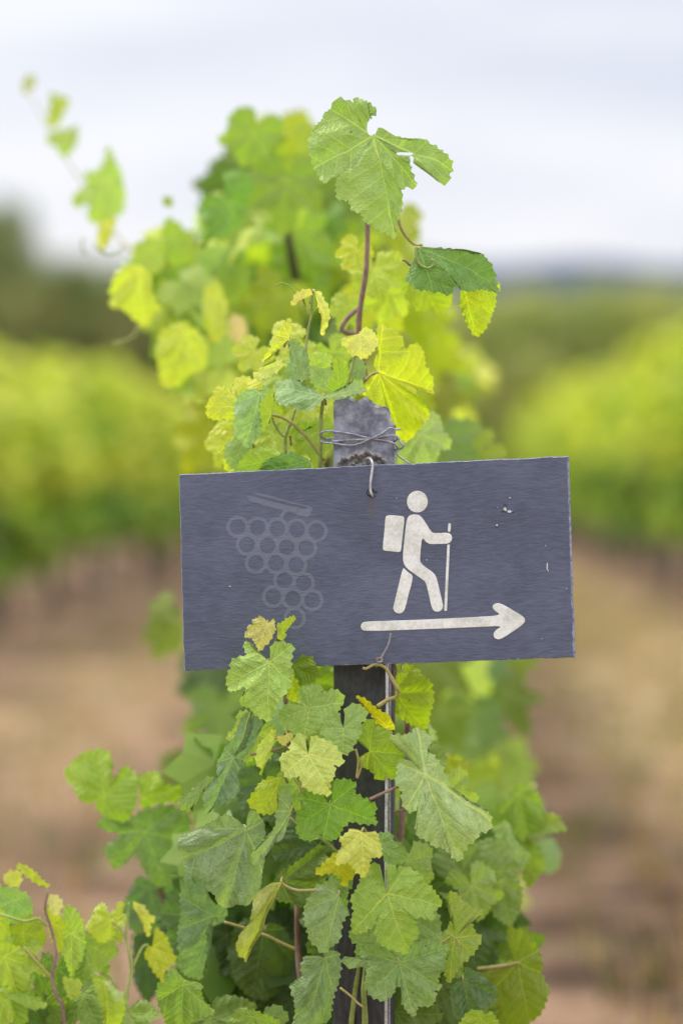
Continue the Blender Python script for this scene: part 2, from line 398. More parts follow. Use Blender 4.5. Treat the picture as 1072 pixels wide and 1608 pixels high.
    T = rings[:, None]
    XY = T[..., None] * base[None] + (T ** 4)[..., None] * tooth[None]
    rad = np.linalg.norm(XY, axis=2) / size
    A = np.repeat(ang[None], nr, 0)
    dmin = np.min([np.abs(np.abs(A) - R(a)) for a in (0, 52, 105)], axis=0)
    b_ = rad * np.sin(np.minimum(dmin, 1.5)); a_ = rad * np.cos(dmin)
    ph = rr.random() * 6.28
    u = rad * np.sin(A); v = rad * np.cos(A)
    Z = cup * rad ** 2 + ruf * rad ** 2 * np.sin(3.0 * A + ph) + ruf * .5 * rad ** 3 * np.sin(7 * A + ph * 2.3)
    Z += .03 * np.sin(rad * 7 + 2 * A + ph) * rad + .018 * np.sin(u * 17 + ph) * np.sin(v * 15 - ph) * np.minimum(1, rad * 2)
    Z += vamp * 3.0 * (1 - np.exp(-(b_ / .11) ** 2)) * np.minimum(1, rad * 3)
    Z -= vamp * 1.3 * np.maximum(0, rad - .62) / .38 * (1 + .8 * np.sin(A * 11 + ph))
    Z -= fold * np.abs(u)
    Z -= curl * np.maximum(0, v) ** 2
    Z += .02 * np.sin(u * 9 + ph) * np.cos(v * 8 + ph * 1.7) * rad
    Z = Z * size
    on = np.array(O); W = on + XY[..., 0:1] * np.array(X) + XY[..., 1:2] * np.array(Y) + Z[..., None] * np.array(N)
    verts = W.reshape(-1, 3)
    faces = []
    for i in range(nr - 1):
        for j in range(m - 1):
            if i == 0: faces.append((j, m + j + 1, m + j) if False else (0, m + j + 1, m + j))
            else: faces.append((i * m + j, i * m + j + 1, (i + 1) * m + j + 1, (i + 1) * m + j))
    for (c0, a0, b0, rot) in cuts:        # bites and holes: centre, half axes (pixels), rotation
        cc = loc2(c0); fl = XY.reshape(-1, 2) - cc; cr_, sr_ = math.cos(R(rot)), math.sin(R(rot))
        e1 = (fl[:, 0] * cr_ + fl[:, 1] * sr_) / (a0 * mpp); e2 = (-fl[:, 0] * sr_ + fl[:, 1] * cr_) / (b0 * mpp)
        inn_ = (e1 ** 2 + e2 ** 2) < 1
        faces = [f for f in faces if not all(inn_[i] for i in f)]
    o = mesh_obj(name, verts, faces, M_LEAF, parent, loc=O)
    uvl = o.data.uv_layers.new(name='UVMap')
    U = np.stack([u, v], axis=2).reshape(-1, 2)
    li = np.empty(len(o.data.loops), dtype=np.int32); o.data.loops.foreach_get('vertex_index', li)
    uvl.data.foreach_set('uv', U[li].ravel())
    c = lin(col); o.color = (c[0], c[1], c[2], bloom * .7)
    if petiole is not None:
        if petiole == 'auto':
            side = X * (rr.random() - .5) * .03
            e = O + FW * (.035 + .02 * rr.random()) - UP * (.004 + .008 * rr.random()) + side * .6
            mid = O + FW * .018 + UP * .002 + side * .2
            v_, f_ = tube([O + FW * .0014, mid, e], .0013, .0016, 6, 4)
        mesh_obj('petiole', v_, f_, M_PET, o, loc=O)
    return o

KCOL = 1.0
def C8(c, k=1.0):
    "photograph tone to leaf colour"
    l = [x ** .93 * KCOL * k * g for x, g in zip(lin(c), (1.15, 1.03, .88))]
    return tuple(255 * ((1.055 * x ** (1 / 2.4) - .055) if x > .0031 else 12.92 * x) for x in l)
FR = {'A': (340, 960, 2.978), 'B': (260, 1080, 3.092), 'C': (500, 1130, 2.821), 'D': (470, 140, 3.153), 'E': (320, 440, 2.821),
      'F': (260, 940, 1.985), 'H': (0, 1130, 2.68), 'I': (0, 80, 2.365), 'S': (590, 760, 7.654), 'T': (550, 930, 3.573), 'G': (340, 760, 5.642), 'W': (480, 600, 5.36), 'X': (0, 0, 1)}
def px(fr, p): a, b, s = FR[fr]; return (a + p[0] / s, b + p[1] / s)
def pxs(fr, flat):
    v = [float(x) for x in flat.split()] if isinstance(flat, str) else flat
    return [px(fr, (v[i], v[i + 1])) for i in range(0, len(v), 2)]
def traced(parent, fr, J, flat, D, col, tips=None, **k):
    return build_leaf('leaf', px(fr, J), pxs(fr, flat), D, C8(col, 1.1), parent, tips=pxs(fr, tips) if tips else None, **k)
def param(parent, x, y, size, ang, D, col, rr, sx=1., **k):
    "a whole leaf: junction at (x, y), tip pointing ang degrees clockwise from straight down, size pixels from junction to tip"
    out = []
    ca, sa = math.cos(R(ang)), math.sin(R(ang))
    for (lx, ly) in canon(rr, .12, rr.uniform(.7, 1.35)):
        lx *= sx
        X_, Y_ = lx * size, ly * size
        out.append((x + X_ * ca - Y_ * sa, y + X_ * sa + Y_ * ca))
    tp = (x - size * sa, y + size * ca)
    k.setdefault('tilt', (rr.uniform(-30, 30), rr.uniform(-35, 15)))
    k.setdefault('fold', rr.uniform(0, .3)); k.setdefault('curl', rr.uniform(-.05, .35)); k.setdefault('ruf', rr.uniform(.03, .09))
    return build_leaf('leaf', (x, y), out, D, C8(col), parent, tips=[tp], rr=rr, **k)
def stem(parent, fr, flat, D, r, mat, name='shoot', r1=None, n=8, dd=None):
    pts = pxs(fr, flat); L = len(pts); Ds = [D] * L if dd is None else [D + (dd - D) * i / (L - 1) for i in range(L)]
    p3 = [P(p[0], p[1], d) for p, d in zip(pts, Ds)]
    v, f = tube(p3, r * D / F, (r1 if r1 is not None else r) * D / F, n, 6, .12, 3)
    return mesh_obj(name, v, f, mat, parent, loc=p3[0])

# ============================================================ the slate sign
sign = bpy.data.objects.new('slate_sign', None); C.objects.link(sign)
Mx = Matrix((S_X, S_Y, S_N)).transposed().to_4x4(); Mx.translation = S_O
sign.matrix_world = Mx; sign.empty_display_size = .1
tag(sign, label='rectangular dark blue slate plaque with cream hiker and arrow, wired to the stake', cat='sign')
def local_obj(name, V, Fc, mats, mi=None, smooth=False, parent=sign):
    me = bpy.data.meshes.new(name); me.from_pydata([tuple(v) for v in V], [], Fc)
    for m in mats: me.materials.append(m)
    if mi is not None: me.polygons.foreach_set('material_index', mi)
    if smooth: me.polygons.foreach_set('use_smooth', [True] * len(me.polygons))
    me.update(); o = bpy.data.objects.new(name, me); C.objects.link(o); o.parent = parent; return o
sr = random.Random(11)
cor = [sg(281, 745), sg(289, 1054), sg(903, 1033), sg(893, 716)]
TH = .008
outer, inset = [], []
for k in range(4):
    a, b = np.array(cor[k]), np.array(cor[(k + 1) % 4]); L = np.linalg.norm(b - a); nseg = int(L / .004)
    t = (b - a) / L; nin = np.array((-t[1], t[0]))
    amount = (.0007, .0010, .0022, .0007)[k]
    wob = 0.
    for i in range(nseg):
        wob = wob * .7 + (sr.random() - .5) * .0006
        ch = .0012 * sr.random() if sr.random() < (.12 if k != 0 else .05) else 0
        p = a + t * L * i / nseg + nin * wob
        outer.append(p); inset.append(p + nin * (amount * (.8 + .4 * sr.random()) + ch))
# mitre the inset at the corners
acc = 0
N0 = len(outer)
cen = np.mean(np.array(cor), axis=0)
for k in range(4):
    a = np.array(cor[k]); i = acc; inset[i] = a + (cen - a) / np.linalg.norm(cen - a) * .0016
    acc += int(np.linalg.norm(np.array(cor[(k + 1) % 4]) - a) / .004)
hole = [np.array(HOLE) + .0052 * (1 + .12 * sr.random()) * np.array((math.cos(-2 * math.pi * i / 20) * .85, math.sin(-2 * math.pi * i / 20))) for i in range(20)]
V, Fc, MI = [], [], []
def addv(pts, z):
    s = len(V); V.extend([(p[0], p[1], z) for p in pts]); return s
iF = addv(inset, 0); hF = addv(hole, 0)
tri = tessellate_polygon([[Vector((p[0], p[1], 0)) for p in inset], [Vector((p[0], p[1], 0)) for p in hole]])
for q in tri:
    q = tuple(q); a, b, c = (Vector(V[i]) for i in q)
    if (b - a).cross(c - a).z < 0: q = q[::-1]
    Fc.append(q); MI.append(0)
iO = addv(outer, -.0009); iB = addv(outer, -TH); hB = addv(hole, -TH)
for i in range(N0):
    j = (i + 1) % N0
    Fc.append((iF + i, iO + i, iO + j, iF + j)); MI.append(1)
    Fc.append((iO + i, iB + i, iB + j, iO + j)); MI.append(2)
for i in range(20):
    j = (i + 1) % 20
    Fc.append((hF + i, hF + j, hB + j, hB + i)); MI.append(2)
tri = tessellate_polygon([[Vector((p[0], p[1], 0)) for p in outer], [Vector((p[0], p[1], 0)) for p in hole]])
for q in tri:
    q = tuple(iB + i if i < N0 else hB + i - N0 for i in q); a, b, c = (Vector(V[i]) for i in q)
    if (b - a).cross(c - a).z > 0: q = q[::-1]
    Fc.append(q); MI.append(0)
local_obj('board', V, Fc, [M_SLATE, M_EDGE, M_EDGEL], MI)
def chaikin(p, n=2):
    for _ in range(n):
        q = []
        for i in range(len(p)):
            a, b = np.array(p[i]), np.array(p[(i + 1) % len(p)]); q += [a * .75 + b * .25, a * .25 + b * .75]
        p = q
    return p
def plate(poly, z0=.0001, z1=.0007, bev=.0004):
    "low raised coat of paint with a soft edge, from an outline in sign coordinates"
    poly = [np.array(p) for p in poly]
    ar = sum(poly[i][0] * poly[(i + 1) % len(poly)][1] - poly[(i + 1) % len(poly)][0] * poly[i][1] for i in range(len(poly)))
    if ar < 0: poly = poly[::-1]
    n = len(poly); ins = []
    for i in range(n):
        t = poly[(i + 1) % n] - poly[i - 1]; t = t / max(np.linalg.norm(t), 1e-9); ins.append(poly[i] + np.array((-t[1], t[0])) * bev)
    V = [(p[0], p[1], z1) for p in ins] + [(p[0], p[1], z1 - .0002) for p in poly] + [(p[0], p[1], z0) for p in poly]
    Fc = []
    for q in tessellate_polygon([[Vector((p[0], p[1], 0)) for p in ins]]):
        q = tuple(q); a, b, c = (Vector(V[i]) for i in q)
        Fc.append(q if (b - a).cross(c - a).z > 0 else q[::-1])
    for i in range(n):
        j = (i + 1) % n
        Fc.append((i, n + i, n + j, j)); Fc.append((n + i, 2 * n + i, 2 * n + j, n + j))
    return [Vector(v) for v in V], Fc
def sgs(fr, flat): return [sg(*p) for p in pxs(fr, flat)]
def circ(fr, c, rx, ry, n=36): return [sg(*px(fr, (c[0] + rx * math.cos(2 * math.pi * i / n), c[1] + ry * math.sin(2 * math.pi * i / n)))) for i in range(n)]
hk = []
hk.append(plate(circ('S', (498, 213), 125, 131)))
hk.append(plate(chaikin(sgs('S', '115 400 125 385 155 375 200 376 280 382 320 388 338 398 342 430 325 600 303 790 296 812 275 821 200 813 110 803 88 795 82 770 100 580'), 1)))
hk.append(plate(chaikin(sgs('S', '385 395 420 370 470 364 520 372 550 398 600 470 645 545 682 592 760 590 860 586 900 602 919 650 902 698 860 720 760 722 650 726 608 704 578 668 556 654 545 720 532 860 530 935 560 972 620 1016 690 1068 722 1108 742 1180 780 1340 806 1450 806 1490 782 1528 735 1541 690 1524 668 1480 640 1350 603 1195 582 1165 520 1122 450 1072 380 1022 340 972 323 910 328 800 345 640 358 520 368 440'))))
hk.append(plate(chaikin(sgs('S', '330 1003 352 1032 400 1072 447 1100 430 1200 395 1320 352 1500 326 1545 280 1562 230 1545 206 1500 214 1460 258 1280 303 1090'))))
hk.append(plate(chaikin(sgs('S', '869 484 873 474 886 472 898 476 901 490 897 578 864 576 866 530'), 1)))
hk.append(plate(sgs('S', '858 729 888 729 880 920 868 1180 853 1528 820 1526 836 1180 848 920')))
V, Fc = join(hk); local_obj('hiker_symbol', V, Fc, [M_PAINT])
V, Fc = plate(chaikin(sgs('T', '85 165 250 160 400 155 700 140 848 131 815 108 795 87 803 66 830 60 862 72 915 104 968 135 982 157 970 181 910 222 852 260 826 267 805 255 801 234 815 212 856 189 700 197 300 213 85 220 63 209 56 191 65 173')))
local_obj('arrow_symbol', V, Fc, [M_PAINT])
# grape cluster scraped into the slate: rings with the gaps between them filled
RC = [(187, 380), (364, 388), (538, 397), (712, 405), (885, 418), (270, 537), (452, 546), (621, 560), (793, 568), (350, 700), (527, 700), (705, 717), (602, 853), (771, 879), (502, 998), (675, 1017), (848, 1030), (692, 1190)]
STALK = [np.array(p) for p in ((262, 118), (300, 102), (420, 138), (560, 172), (700, 205), (790, 222), (800, 205), (700, 182), (560, 150), (430, 118), (320, 88), (350, 72), (480, 100), (640, 150), (760, 180), (850, 205), (845, 240), (830, 275), (800, 292), (720, 278), (640, 242), (600, 270), (590, 310), (548, 305), (570, 262), (585, 232), (480, 208), (300, 155))]
def inpoly(x, y, poly):
    c = np.zeros(x.shape, bool); n = len(poly)
    for i in range(n):
        (x1, y1), (x2, y2) = poly[i], poly[i - 1]
        c ^= ((y1 > y) != (y2 > y)) & (x < (x2 - x1) * (y - y1) / (y2 - y1 + 1e-12) + x1)
    return c
cs = 3.6
gx, gy = np.meshgrid(np.arange(80, 1000, cs), np.arange(60, 1300, cs))
ins = inpoly(gx, gy, STALK); inn = np.zeros(gx.shape, bool)
for c in RC:
    d = np.hypot(gx - c[0], gy - c[1]); ins |= d < 101; inn |= d < 68
near = np.sort(np.array([np.hypot(gx - c[0], gy - c[1]) for c in RC]), axis=0)[2]
ins |= (near < 112)
keep = ins & ~inn
idx = {}; V, Fc = [], []
def gv(i, j):
    if (i, j) not in idx:
        idx[(i, j)] = len(V); p = sg(*px('G', (80 + (j - .5) * cs, 60 + (i - .5) * cs))); V.append((p[0], p[1], .00022))
    return idx[(i, j)]
for i, j in zip(*np.nonzero(keep)): Fc.append((gv(i + 1, j), gv(i + 1, j + 1), gv(i, j + 1), gv(i, j)))
local_obj('grape_symbol', V, Fc, [M_EMB])
# flaked chips and scratches
V, Fc = [], []
def chip(fr, c, r, seed, h=.0007, st=(1, 1)):
    q = random.Random(seed); poly = [sg(*px(fr, (c[0] + st[0] * r * q.uniform(.5, 1.1) * math.cos(2 * math.pi * i / 11), c[1] + st[1] * r * q.uniform(.5, 1.1) * math.sin(2 * math.pi * i / 11)))) for i in range(11)]
    return plate(poly, .0001, h, .0001)
FR['Z'] = (760, 700, 4.594)
ch = [chip('Z', (152, 458), 15, 1), chip('Z', (183, 474), 17, 2, st=(1.3, .7)), chip('Z', (92, 574), 9, 3, st=(1, .9)), chip('Z', (96, 444), 4, 4), chip('Z', (454, 868), 7, 5, st=(.8, 4.8)), chip('Z', (460, 900), 4, 6, st=(.7, 3)), chip('Z', (443, 722), 3, 7, st=(.6, 4)),
      chip('Z', (594, 1030), 5, 8), chip('Z', (185, 376), 5, 9, st=(2, .8)), chip('Z', (418, 1392), 4, 10, st=(2, .6)), chip('G', (118, 908), 8, 12, st=(1.6, .7)), chip('S', (610, 915), 9, 13, st=(1.6, .6)), chip('S', (250, 172), 7, 14, st=(1.8, .6))]
mfl = mat_mottled('chalky_fleck', (.42, .43, .45), (.8, .8, .8), 200, .8, .2)
for V, Fc in ch: local_obj('chalk_fleck', V, Fc, [mfl])
ch = [chip('Z', (150, 428), 17, 21, .0004, (1.2, .5)), chip('Z', (160, 470), 20, 22, .0004, (1.5, .8)), chip('Z', (205, 480), 9, 23, .0004), chip('Z', (126, 476), 8, 24, .0004), chip('Z', (89, 588), 8, 25, .0004), chip('W', (590, 925), 16, 26, .0004), chip('W', (575, 960), 12, 27, .0004)]
mfl = mat_mottled('dark_flake', (.03, .03, .035), (.10, .095, .09), 300, .9, .5)
for V, Fc in ch: local_obj('flaked_hollow', V, Fc, [mfl])

# ============================================================ the slate stake
post_base = P(570, 1100, 2.81); post_base.z = ground_z(post_base.x, post_base.y)
PO = P(570, 800, 2.80)
P_N = Vector((S_N.x, S_N.y, 0)).normalized(); P_X = Vector((0, 0, 1)).cross(P_N).normalized()
PO = PO + P_N * 0
mm = 2.8 / F
def topz(u):      # jagged top, pixels below/above the 625 line, u in px from the left edge
    pts = [(0, 631), (3, 627), (8, 627), (14, 628), (19, 623.5), (24, 626), (30, 630), (37, 630.5), (43, 627), (47, 625), (52, 628), (60, 634.5), (66, 638), (71, 640), (75, 638.5), (80, 640), (84, 643), (85, 653), (87, 662), (89, 667), (94, 669)]
    return float(np.interp(u, [p[0] for p in pts], [p[1] for p in pts]))
postE = empty('slate_stake', post_base, label='grey slate stake with a broken jagged top, standing in the vine', cat='stake')
pr = random.Random(5)
cols, W_ = 50, 94.
bot_z = post_base.z - .25
V, Fc, chipv = [], [], []
rows = 230
zt0 = P(570, 625, 2.8).z
for i in range(cols + 1):
    u = W_ * i / cols; zt = P(570, topz(u), 2.8).z
    for j in range(rows + 1):
        f = j / rows; f = f ** 1.6
        z = zt + (bot_z - zt) * f
        py = 625 + (zt0 - z) / mm * 1.0
        d = .0006 * math.sin(u * .5 + 3 * math.sin(z * 40)) + .0004 * math.sin(z * 130 + u * .3)
        if u > 84: d -= (u - 84) * .0011 if u < 86 else .002 + (u - 86) * .0009
        if u < 1.5: d -= .001
        # fluting on the lower right edge
        # broken recess just above the sign
        cx, cy = (u - 45) / 40., (py - 727) / 15.
        top_edge = 719 - 8 * math.exp(-((u - 52) / 17) ** 2) + 1.6 * math.sin(u * .33) + 1.1 * math.sin(u * .81 + 1) + (abs(u - 47) / 24) ** 4
        chv = 0.
        if py > top_edge and py < 772 and 6 < u < 83:
            dep = min(1, (py - top_edge) / 5)
            d -= .010 * dep * min(1, (u - 6) / 5) * min(1, (83 - u) / 5) * (.7 + .18 * math.sin(u * .31 + py * .4) + .12 * math.sin(u * .75 - py * .5))
            chv = 1.
        elif top_edge - 6 < py <= top_edge and 4 < u < 86: chv = .8; d += .0010 * (1 - (top_edge - py) / 6)
        # shallow scar half way up
        e = ((u - 40) / 26) ** 2 + ((py - 690) / 9) ** 2
        if e < 1: d -= .0016 * (1 - e); chv = max(chv, .45 * (1 - e) + .1)
        e = ((u - 74) / 14) ** 2 + ((py - 644) / 6) ** 2
        if e < 1: chv = max(chv, .5 * (1 - e)); d -= .001 * (1 - e)
        if f == 0: chv = .35
        base = PO + P_X * ((u - 47) * mm) + P_N * d; base.z = z
        V.append(base); chipv.append(chv)
nr_ = rows + 1; nf = len(V)
for i in range(cols):
    for j in range(rows): Fc.append((i * nr_ + j, i * nr_ + j + 1, (i + 1) * nr_ + j + 1, (i + 1) * nr_ + j))
TK = .034
for i in range(cols + 1):
    u = W_ * i / cols
    for j in range(rows + 1):
        q = V[i * nr_ + j]; b_ = PO + P_X * ((u - 47) * mm) - P_N * (TK + .001 * math.sin(q.z * 60)); zz = q.z
        if j == 0: zz = q.z - .004 + .006 * math.sin(u * .3)
        V.append(Vector((b_.x, b_.y, zz))); chipv.append(0)
for i in range(cols):
    for j in range(rows): Fc.append((nf + i * nr_ + j, nf + (i + 1) * nr_ + j, nf + (i + 1) * nr_ + j + 1, nf + i * nr_ + j + 1))
    Fc.append((i * nr_, (i + 1) * nr_, nf + (i + 1) * nr_, nf + i * nr_))
for j in range(rows):
    Fc.append((j, nf + j, nf + j + 1, j + 1)); k = cols * nr_
    Fc.append((k + j, k + j + 1, nf + k + j + 1, nf + k + j))
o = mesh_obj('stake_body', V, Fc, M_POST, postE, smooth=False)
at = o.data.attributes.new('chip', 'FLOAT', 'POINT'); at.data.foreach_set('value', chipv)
# metal channel strips up the stake's right edge
# ------------------------------------------------------------ wires
def wire(name, fr, paths, mat, label, cat='wire', rad=1.4, **k):
    parts = []
    allp = []
    for flat, dl in paths:
        pts = pxs(fr, flat); n = len(pts)
        ds = dl if isinstance(dl, (list, tuple)) else [dl] * n
        ds = np.interp(np.linspace(0, 1, n), np.linspace(0, 1, len(ds)), ds)
        p3 = [P(p[0], p[1], d - ((p[0] - 570) * mm * .075 if k.get('post') else 0)) for p, d in zip(pts, ds)]; allp += p3
        parts.append(tube(p3, rad * 2.78 / F, None, 8, 7, .06))
    v, f = join(parts)
    return tag(mesh_obj(name, v, f, mat, loc=allp[0]), label=label, cat=cat)
zf = 2.7905
wire('binding_wire', 'W', [('225 470 170 480 130 455 122 440 135 422 180 411 270 418 400 438 480 458 560 475 640 488 700 500 745 518 768 540 772 562 755 570 740 566', [2.84, 2.80, zf, zf, zf, zf, zf, 2.79, 2.80, 2.84]),
     ('225 490 160 495 128 497 150 507 230 515 320 528 390 532 450 518 510 492 560 470 620 442 660 415 700 388 720 385 760 398 802 393', [2.84, 2.79, zf, zf, zf, zf - .004, zf - .002, zf, 2.79]),
     ('222 500 290 492 360 488 440 484 520 480 600 468 680 452 740 448 762 462 770 480 740 505 700 560', [zf, zf, zf, zf, zf, zf, zf, 2.80, 2.83]),
     ('770 452 782 470 795 500 815 522 820 540 800 560 772 562 765 590 790 628 830 655 872 684', [2.80, 2.795, 2.80, 2.80])],
     M_WIRE, 'grey tie wire wound in crossing turns around the stake top', rad=1.6, post=True)
wire('hanging_hook', 'W', [('500 690 505 660 520 640 540 642 556 668 562 710 554 770 546 830 543 890 548 930 560 955 570 965', [2.815, 2.800, 2.784, 2.771, 2.769, 2.769, 2.769, 2.768, 2.770, 2.784])], M_HOOK,
     'pale bent wire hook passing through the hole of the slate sign', 'hook', rad=1.9)
wire('tie_wire', 'T', [('226 232 222 262 213 293 198 325 180 355 163 383 148 402 146 420', [2.762, 2.764, 2.766, 2.768, 2.785]),
                       ('148 384 150 372 165 370 178 376 175 388 160 392 152 385 160 376 172 380', [2.765, 2.766])], M_RUST,
     'short upright end of wire twisted over the sign bottom edge', rad=1.5)
wire('wire_hook', 'A', [('905 246 880 240 864 252 862 268 868 282 880 289', [2.79, 2.785, 2.785])], M_RUST, 'tiny dark wire curl under the sign bottom edge', rad=.9)
V1 = tube([P(607.5, 1020, 2.79), P(607.5, 1180, 2.79), P(606, 1330, 2.79), P(606, 1700, 2.79), P(606, 2000, 2.8)], 2.6 * mm, None, 10, 4)
tag(mesh_obj('steel_rod', *V1, M_ROD, loc=P(606, 2000, 2.8)), label='thin shiny steel rod running down the right edge of the stake', cat='rod')
V1 = tube([P(612.5, 1020, 2.80), P(612, 1180, 2.80), P(611, 1700, 2.80), P(611, 2000, 2.805)], 1.6 * mm, None, 8, 4)
tag(mesh_obj('steel_rod', *V1, M_WIRE, loc=P(611, 2000, 2.805)), label='thinner dull rod just right of the shiny steel rod', cat='rod')

# ============================================================ front vine
def vine_root(x, y, **k): return empty('grapevine', (x, y, ground_z(x, y)), **k)
vb = P(500, 1300, 2.98); v1 = vine_root(vb.x, vb.y, label='grapevine climbing the slate stake, in sharp focus around the sign', cat='grapevine', group='grapevines of the middle row')
b2 = P(560, 1300, 4.0); v2 = vine_root(b2.x, b2.y, label='tall grapevine just behind the sign, its long shoot arching up left', cat='grapevine', group='grapevines of the middle row')
L = lambda *a, **k: traced(v1, *a, petiole='auto', **k)
# --- above the sign
L('D', (372, 232), '362 228 338 200 335 165 352 138 388 105 365 90 345 72 300 55 283 42 268 72 225 55 185 45 150 85 115 110 118 140 85 170 50 215 40 262 50 300 62 370 95 420 130 470 170 430 215 395 275 350 285 372 240 395 210 405 180 455 183 540 245 545 250 575 275 610 305 610 320 655 360 655 385 690 420 695 468 730 470 680 495 610 505 540 500 495 530 475 578 472 565 440 550 400 545 335 520 328 490 330 483 315 492 304 540 304 562 325 568 355 590 375 640 410 690 455 735 450 740 400 755 365 740 330 690 290 650 265 600 235 540 240 480 232 435 205 385 175 380 215 378 230',
  2.79, (132, 166, 84), tips='468 730 60 380 150 85 578 472 745 385', tilt=(-8, -10), ruf=.03, curl=.05, bloom=.25,
  cuts=[(px('D', (358, 188)), 8.5, 13, 0), (px('D', (368, 160)), 7, 9, 0), (px('D', (520, 314)), 13.5, 5, 3), (px('D', (556, 345)), 4, 9, 15)])
L('D', (590, 785), '600 775 640 778 680 785 760 800 850 812 905 805 940 835 970 870 985 920 1000 975 940 972 880 975 850 990 820 1000 790 975 762 978 745 1015 700 985 650 980 590 985 540 950 530 915 560 880 585 840', 2.80, (88, 128, 50), tips='1000 940', tilt=(10, -25), fold=.15, bloom=.2)
L('D', (800, 930), '770 985 790 960 850 960 940 950 1000 975 975 1010 972 1070 950 1140 915 1200 880 1235 845 1195 820 1130 795 1050', 2.83, (165, 185, 45), tips='880 1235', tilt=(0, 15), bloom=.05)
L('D', (560, 900), '520 930 500 990 540 1050 600 1100 650 1080 690 1125 730 1080 762 1045 740 1000 700 950 640 920 590 900', 2.92, (150, 175, 45), tips='700 1120', bloom=.1)
L('E', (775, 408), '768 400 740 380 770 330 765 260 775 205 800 190 820 215 850 218 890 265 875 310 905 300 935 280 965 290 985 330 990 385 1020 420 1035 455 1032 520 990 485 945 475 940 500 965 545 990 570 1015 610 970 635 955 680 935 722 905 725 885 715 870 690 835 668 822 600 820 560 780 555 740 530 712 515 705 470 735 430 765 415',
  2.855, (186, 202, 50), tips='1012 610 1030 500 800 195 900 722 715 510', tilt=(12, 8), bloom=.02, ruf=.05, vamp=.03)
L('E', (690, 235), '680 240 650 252 618 250 605 280 640 300 640 325 680 335 715 348 745 320 775 275 762 240 735 212 700 212 692 230', 2.80, (205, 212, 120), tips='700 345', bloom=.35, ruf=.09)
L('E', (530, 512), '520 515 480 480 430 462 405 440 370 430 340 435 303 440 312 490 322 545 350 552 395 560 440 568 468 577 500 552 525 530', 2.775, (124, 160, 105), tips='310 470', tilt=(-20, -30), bloom=.6)
L('E', (530, 515), '528 525 570 500 600 480 655 448 690 433 720 450 742 462 700 490 640 512 580 522 545 528', 2.775, (140, 172, 105), tips='740 462', tilt=(20, -35), bloom=.5)
L('E', (425, 440), '400 438 390 440 360 400 385 360 380 310 360 275 400 255 440 290 462 340 468 400 462 435 440 442', 2.79, (122, 155, 100), tips='375 270', tilt=(-25, 0), bloom=.6)
L('E', (380, 255), '385 165 396 210 378 260 340 292 300 340 265 362 288 320 308 270 338 215 365 185', 2.80, (188, 200, 70), tips='268 360', tilt=(30, 0), bloom=.3)
L('E', (345, 365), '365 370 330 400 285 430 240 440 212 418 260 385 330 355', 2.80, (190, 205, 110), tips='212 418', bloom=.4)
L('E', (165, 560), '150 520 145 500 128 445 160 425 185 420 210 435 245 445 262 470 230 500 190 530 160 570 150 610 120 622 85 612 50 620 10 600 12 545 45 510 50 470 100 475 140 505', 2.84, (190, 203, 72), tips='10 560 125 440 240 445 50 620 40 470', bloom=.1)
L('E', (165, 660), '150 630 90 640 30 665 25 692 55 745 85 800 95 845 130 850 150 800 150 720 160 680', 2.86, (188, 203, 80), tips='40 790', bloom=.1)
L('E', (250, 500), '240 478 200 482 155 508 138 560 136 640 142 690 185 700 190 742 220 720 255 682 262 640 240 610 245 560 280 520 300 478 270 468', 2.81, (128, 165, 112), tips='188 742', tilt=(20, -10), bloom=.65)
L('E', (190, 700), '150 690 100 720 90 770 110 820 160 860 200 830 205 770 215 720', 2.83, (135, 168, 95), tips='110 850', bloom=.5)
L('E', (300, 590), '310 480 306 540 303 600 285 630 265 672 255 620 246 560 270 520 290 500', 2.79, (150, 178, 48), tips='265 672', tilt=(35, 0), bloom=.15)
L('E', (350, 780), '330 760 290 740 230 742 190 770 150 815 160 860 240 880 320 870 370 820', 2.80, (142, 178, 50), tips='150 830', bloom=.2)
L('E', (470, 800), '460 790 400 762 330 780 270 800 245 850 320 870 440 880 480 850', 2.80, (100, 145, 62), tips='250 850', bloom=.3)
L('E', (380, 690), '375 680 400 650 440 632 500 628 490 650 455 660 430 672 400 690', 2.83, (130, 165, 50), tips='500 628', bloom=.1)
L('E', (600, 505), '590 340 620 370 645 395 640 445 600 500 552 505 560 460 572 420 580 370', 2.80, (140, 175, 45), tips='592 340', tilt=(35, 0), bloom=.15)
L('E', (560, 480), '555 500 500 480 470 440 462 400 500 370 540 380 575 400 590 440 580 480', 2.84, (150, 182, 110), tips='480 400', bloom=.4)
L('E', (560, 370), '570 340 530 320 480 320 460 345 465 385 500 400 540 390 570 380', 2.84, (170, 200, 90), tips='460 350', bloom=.2)
L('E', (690, 390), '700 350 670 340 640 380 650 440 700 440 720 400', 2.86, (130, 160, 110), tips='680 440', bloom=.5)
L('E', (430, 75), '388 112 395 80 405 58 450 38 482 48 470 70 440 78 415 95', 2.78, (205, 205, 110), tips='388 112', bloom=.3, ruf=.12)
L('E', (490, 48), '485 50 520 42 540 90 557 150 556 250 543 215 525 150 505 100', 2.78, (200, 208, 110), tips='556 250', tilt=(40, 0), bloom=.3, ruf=.12)
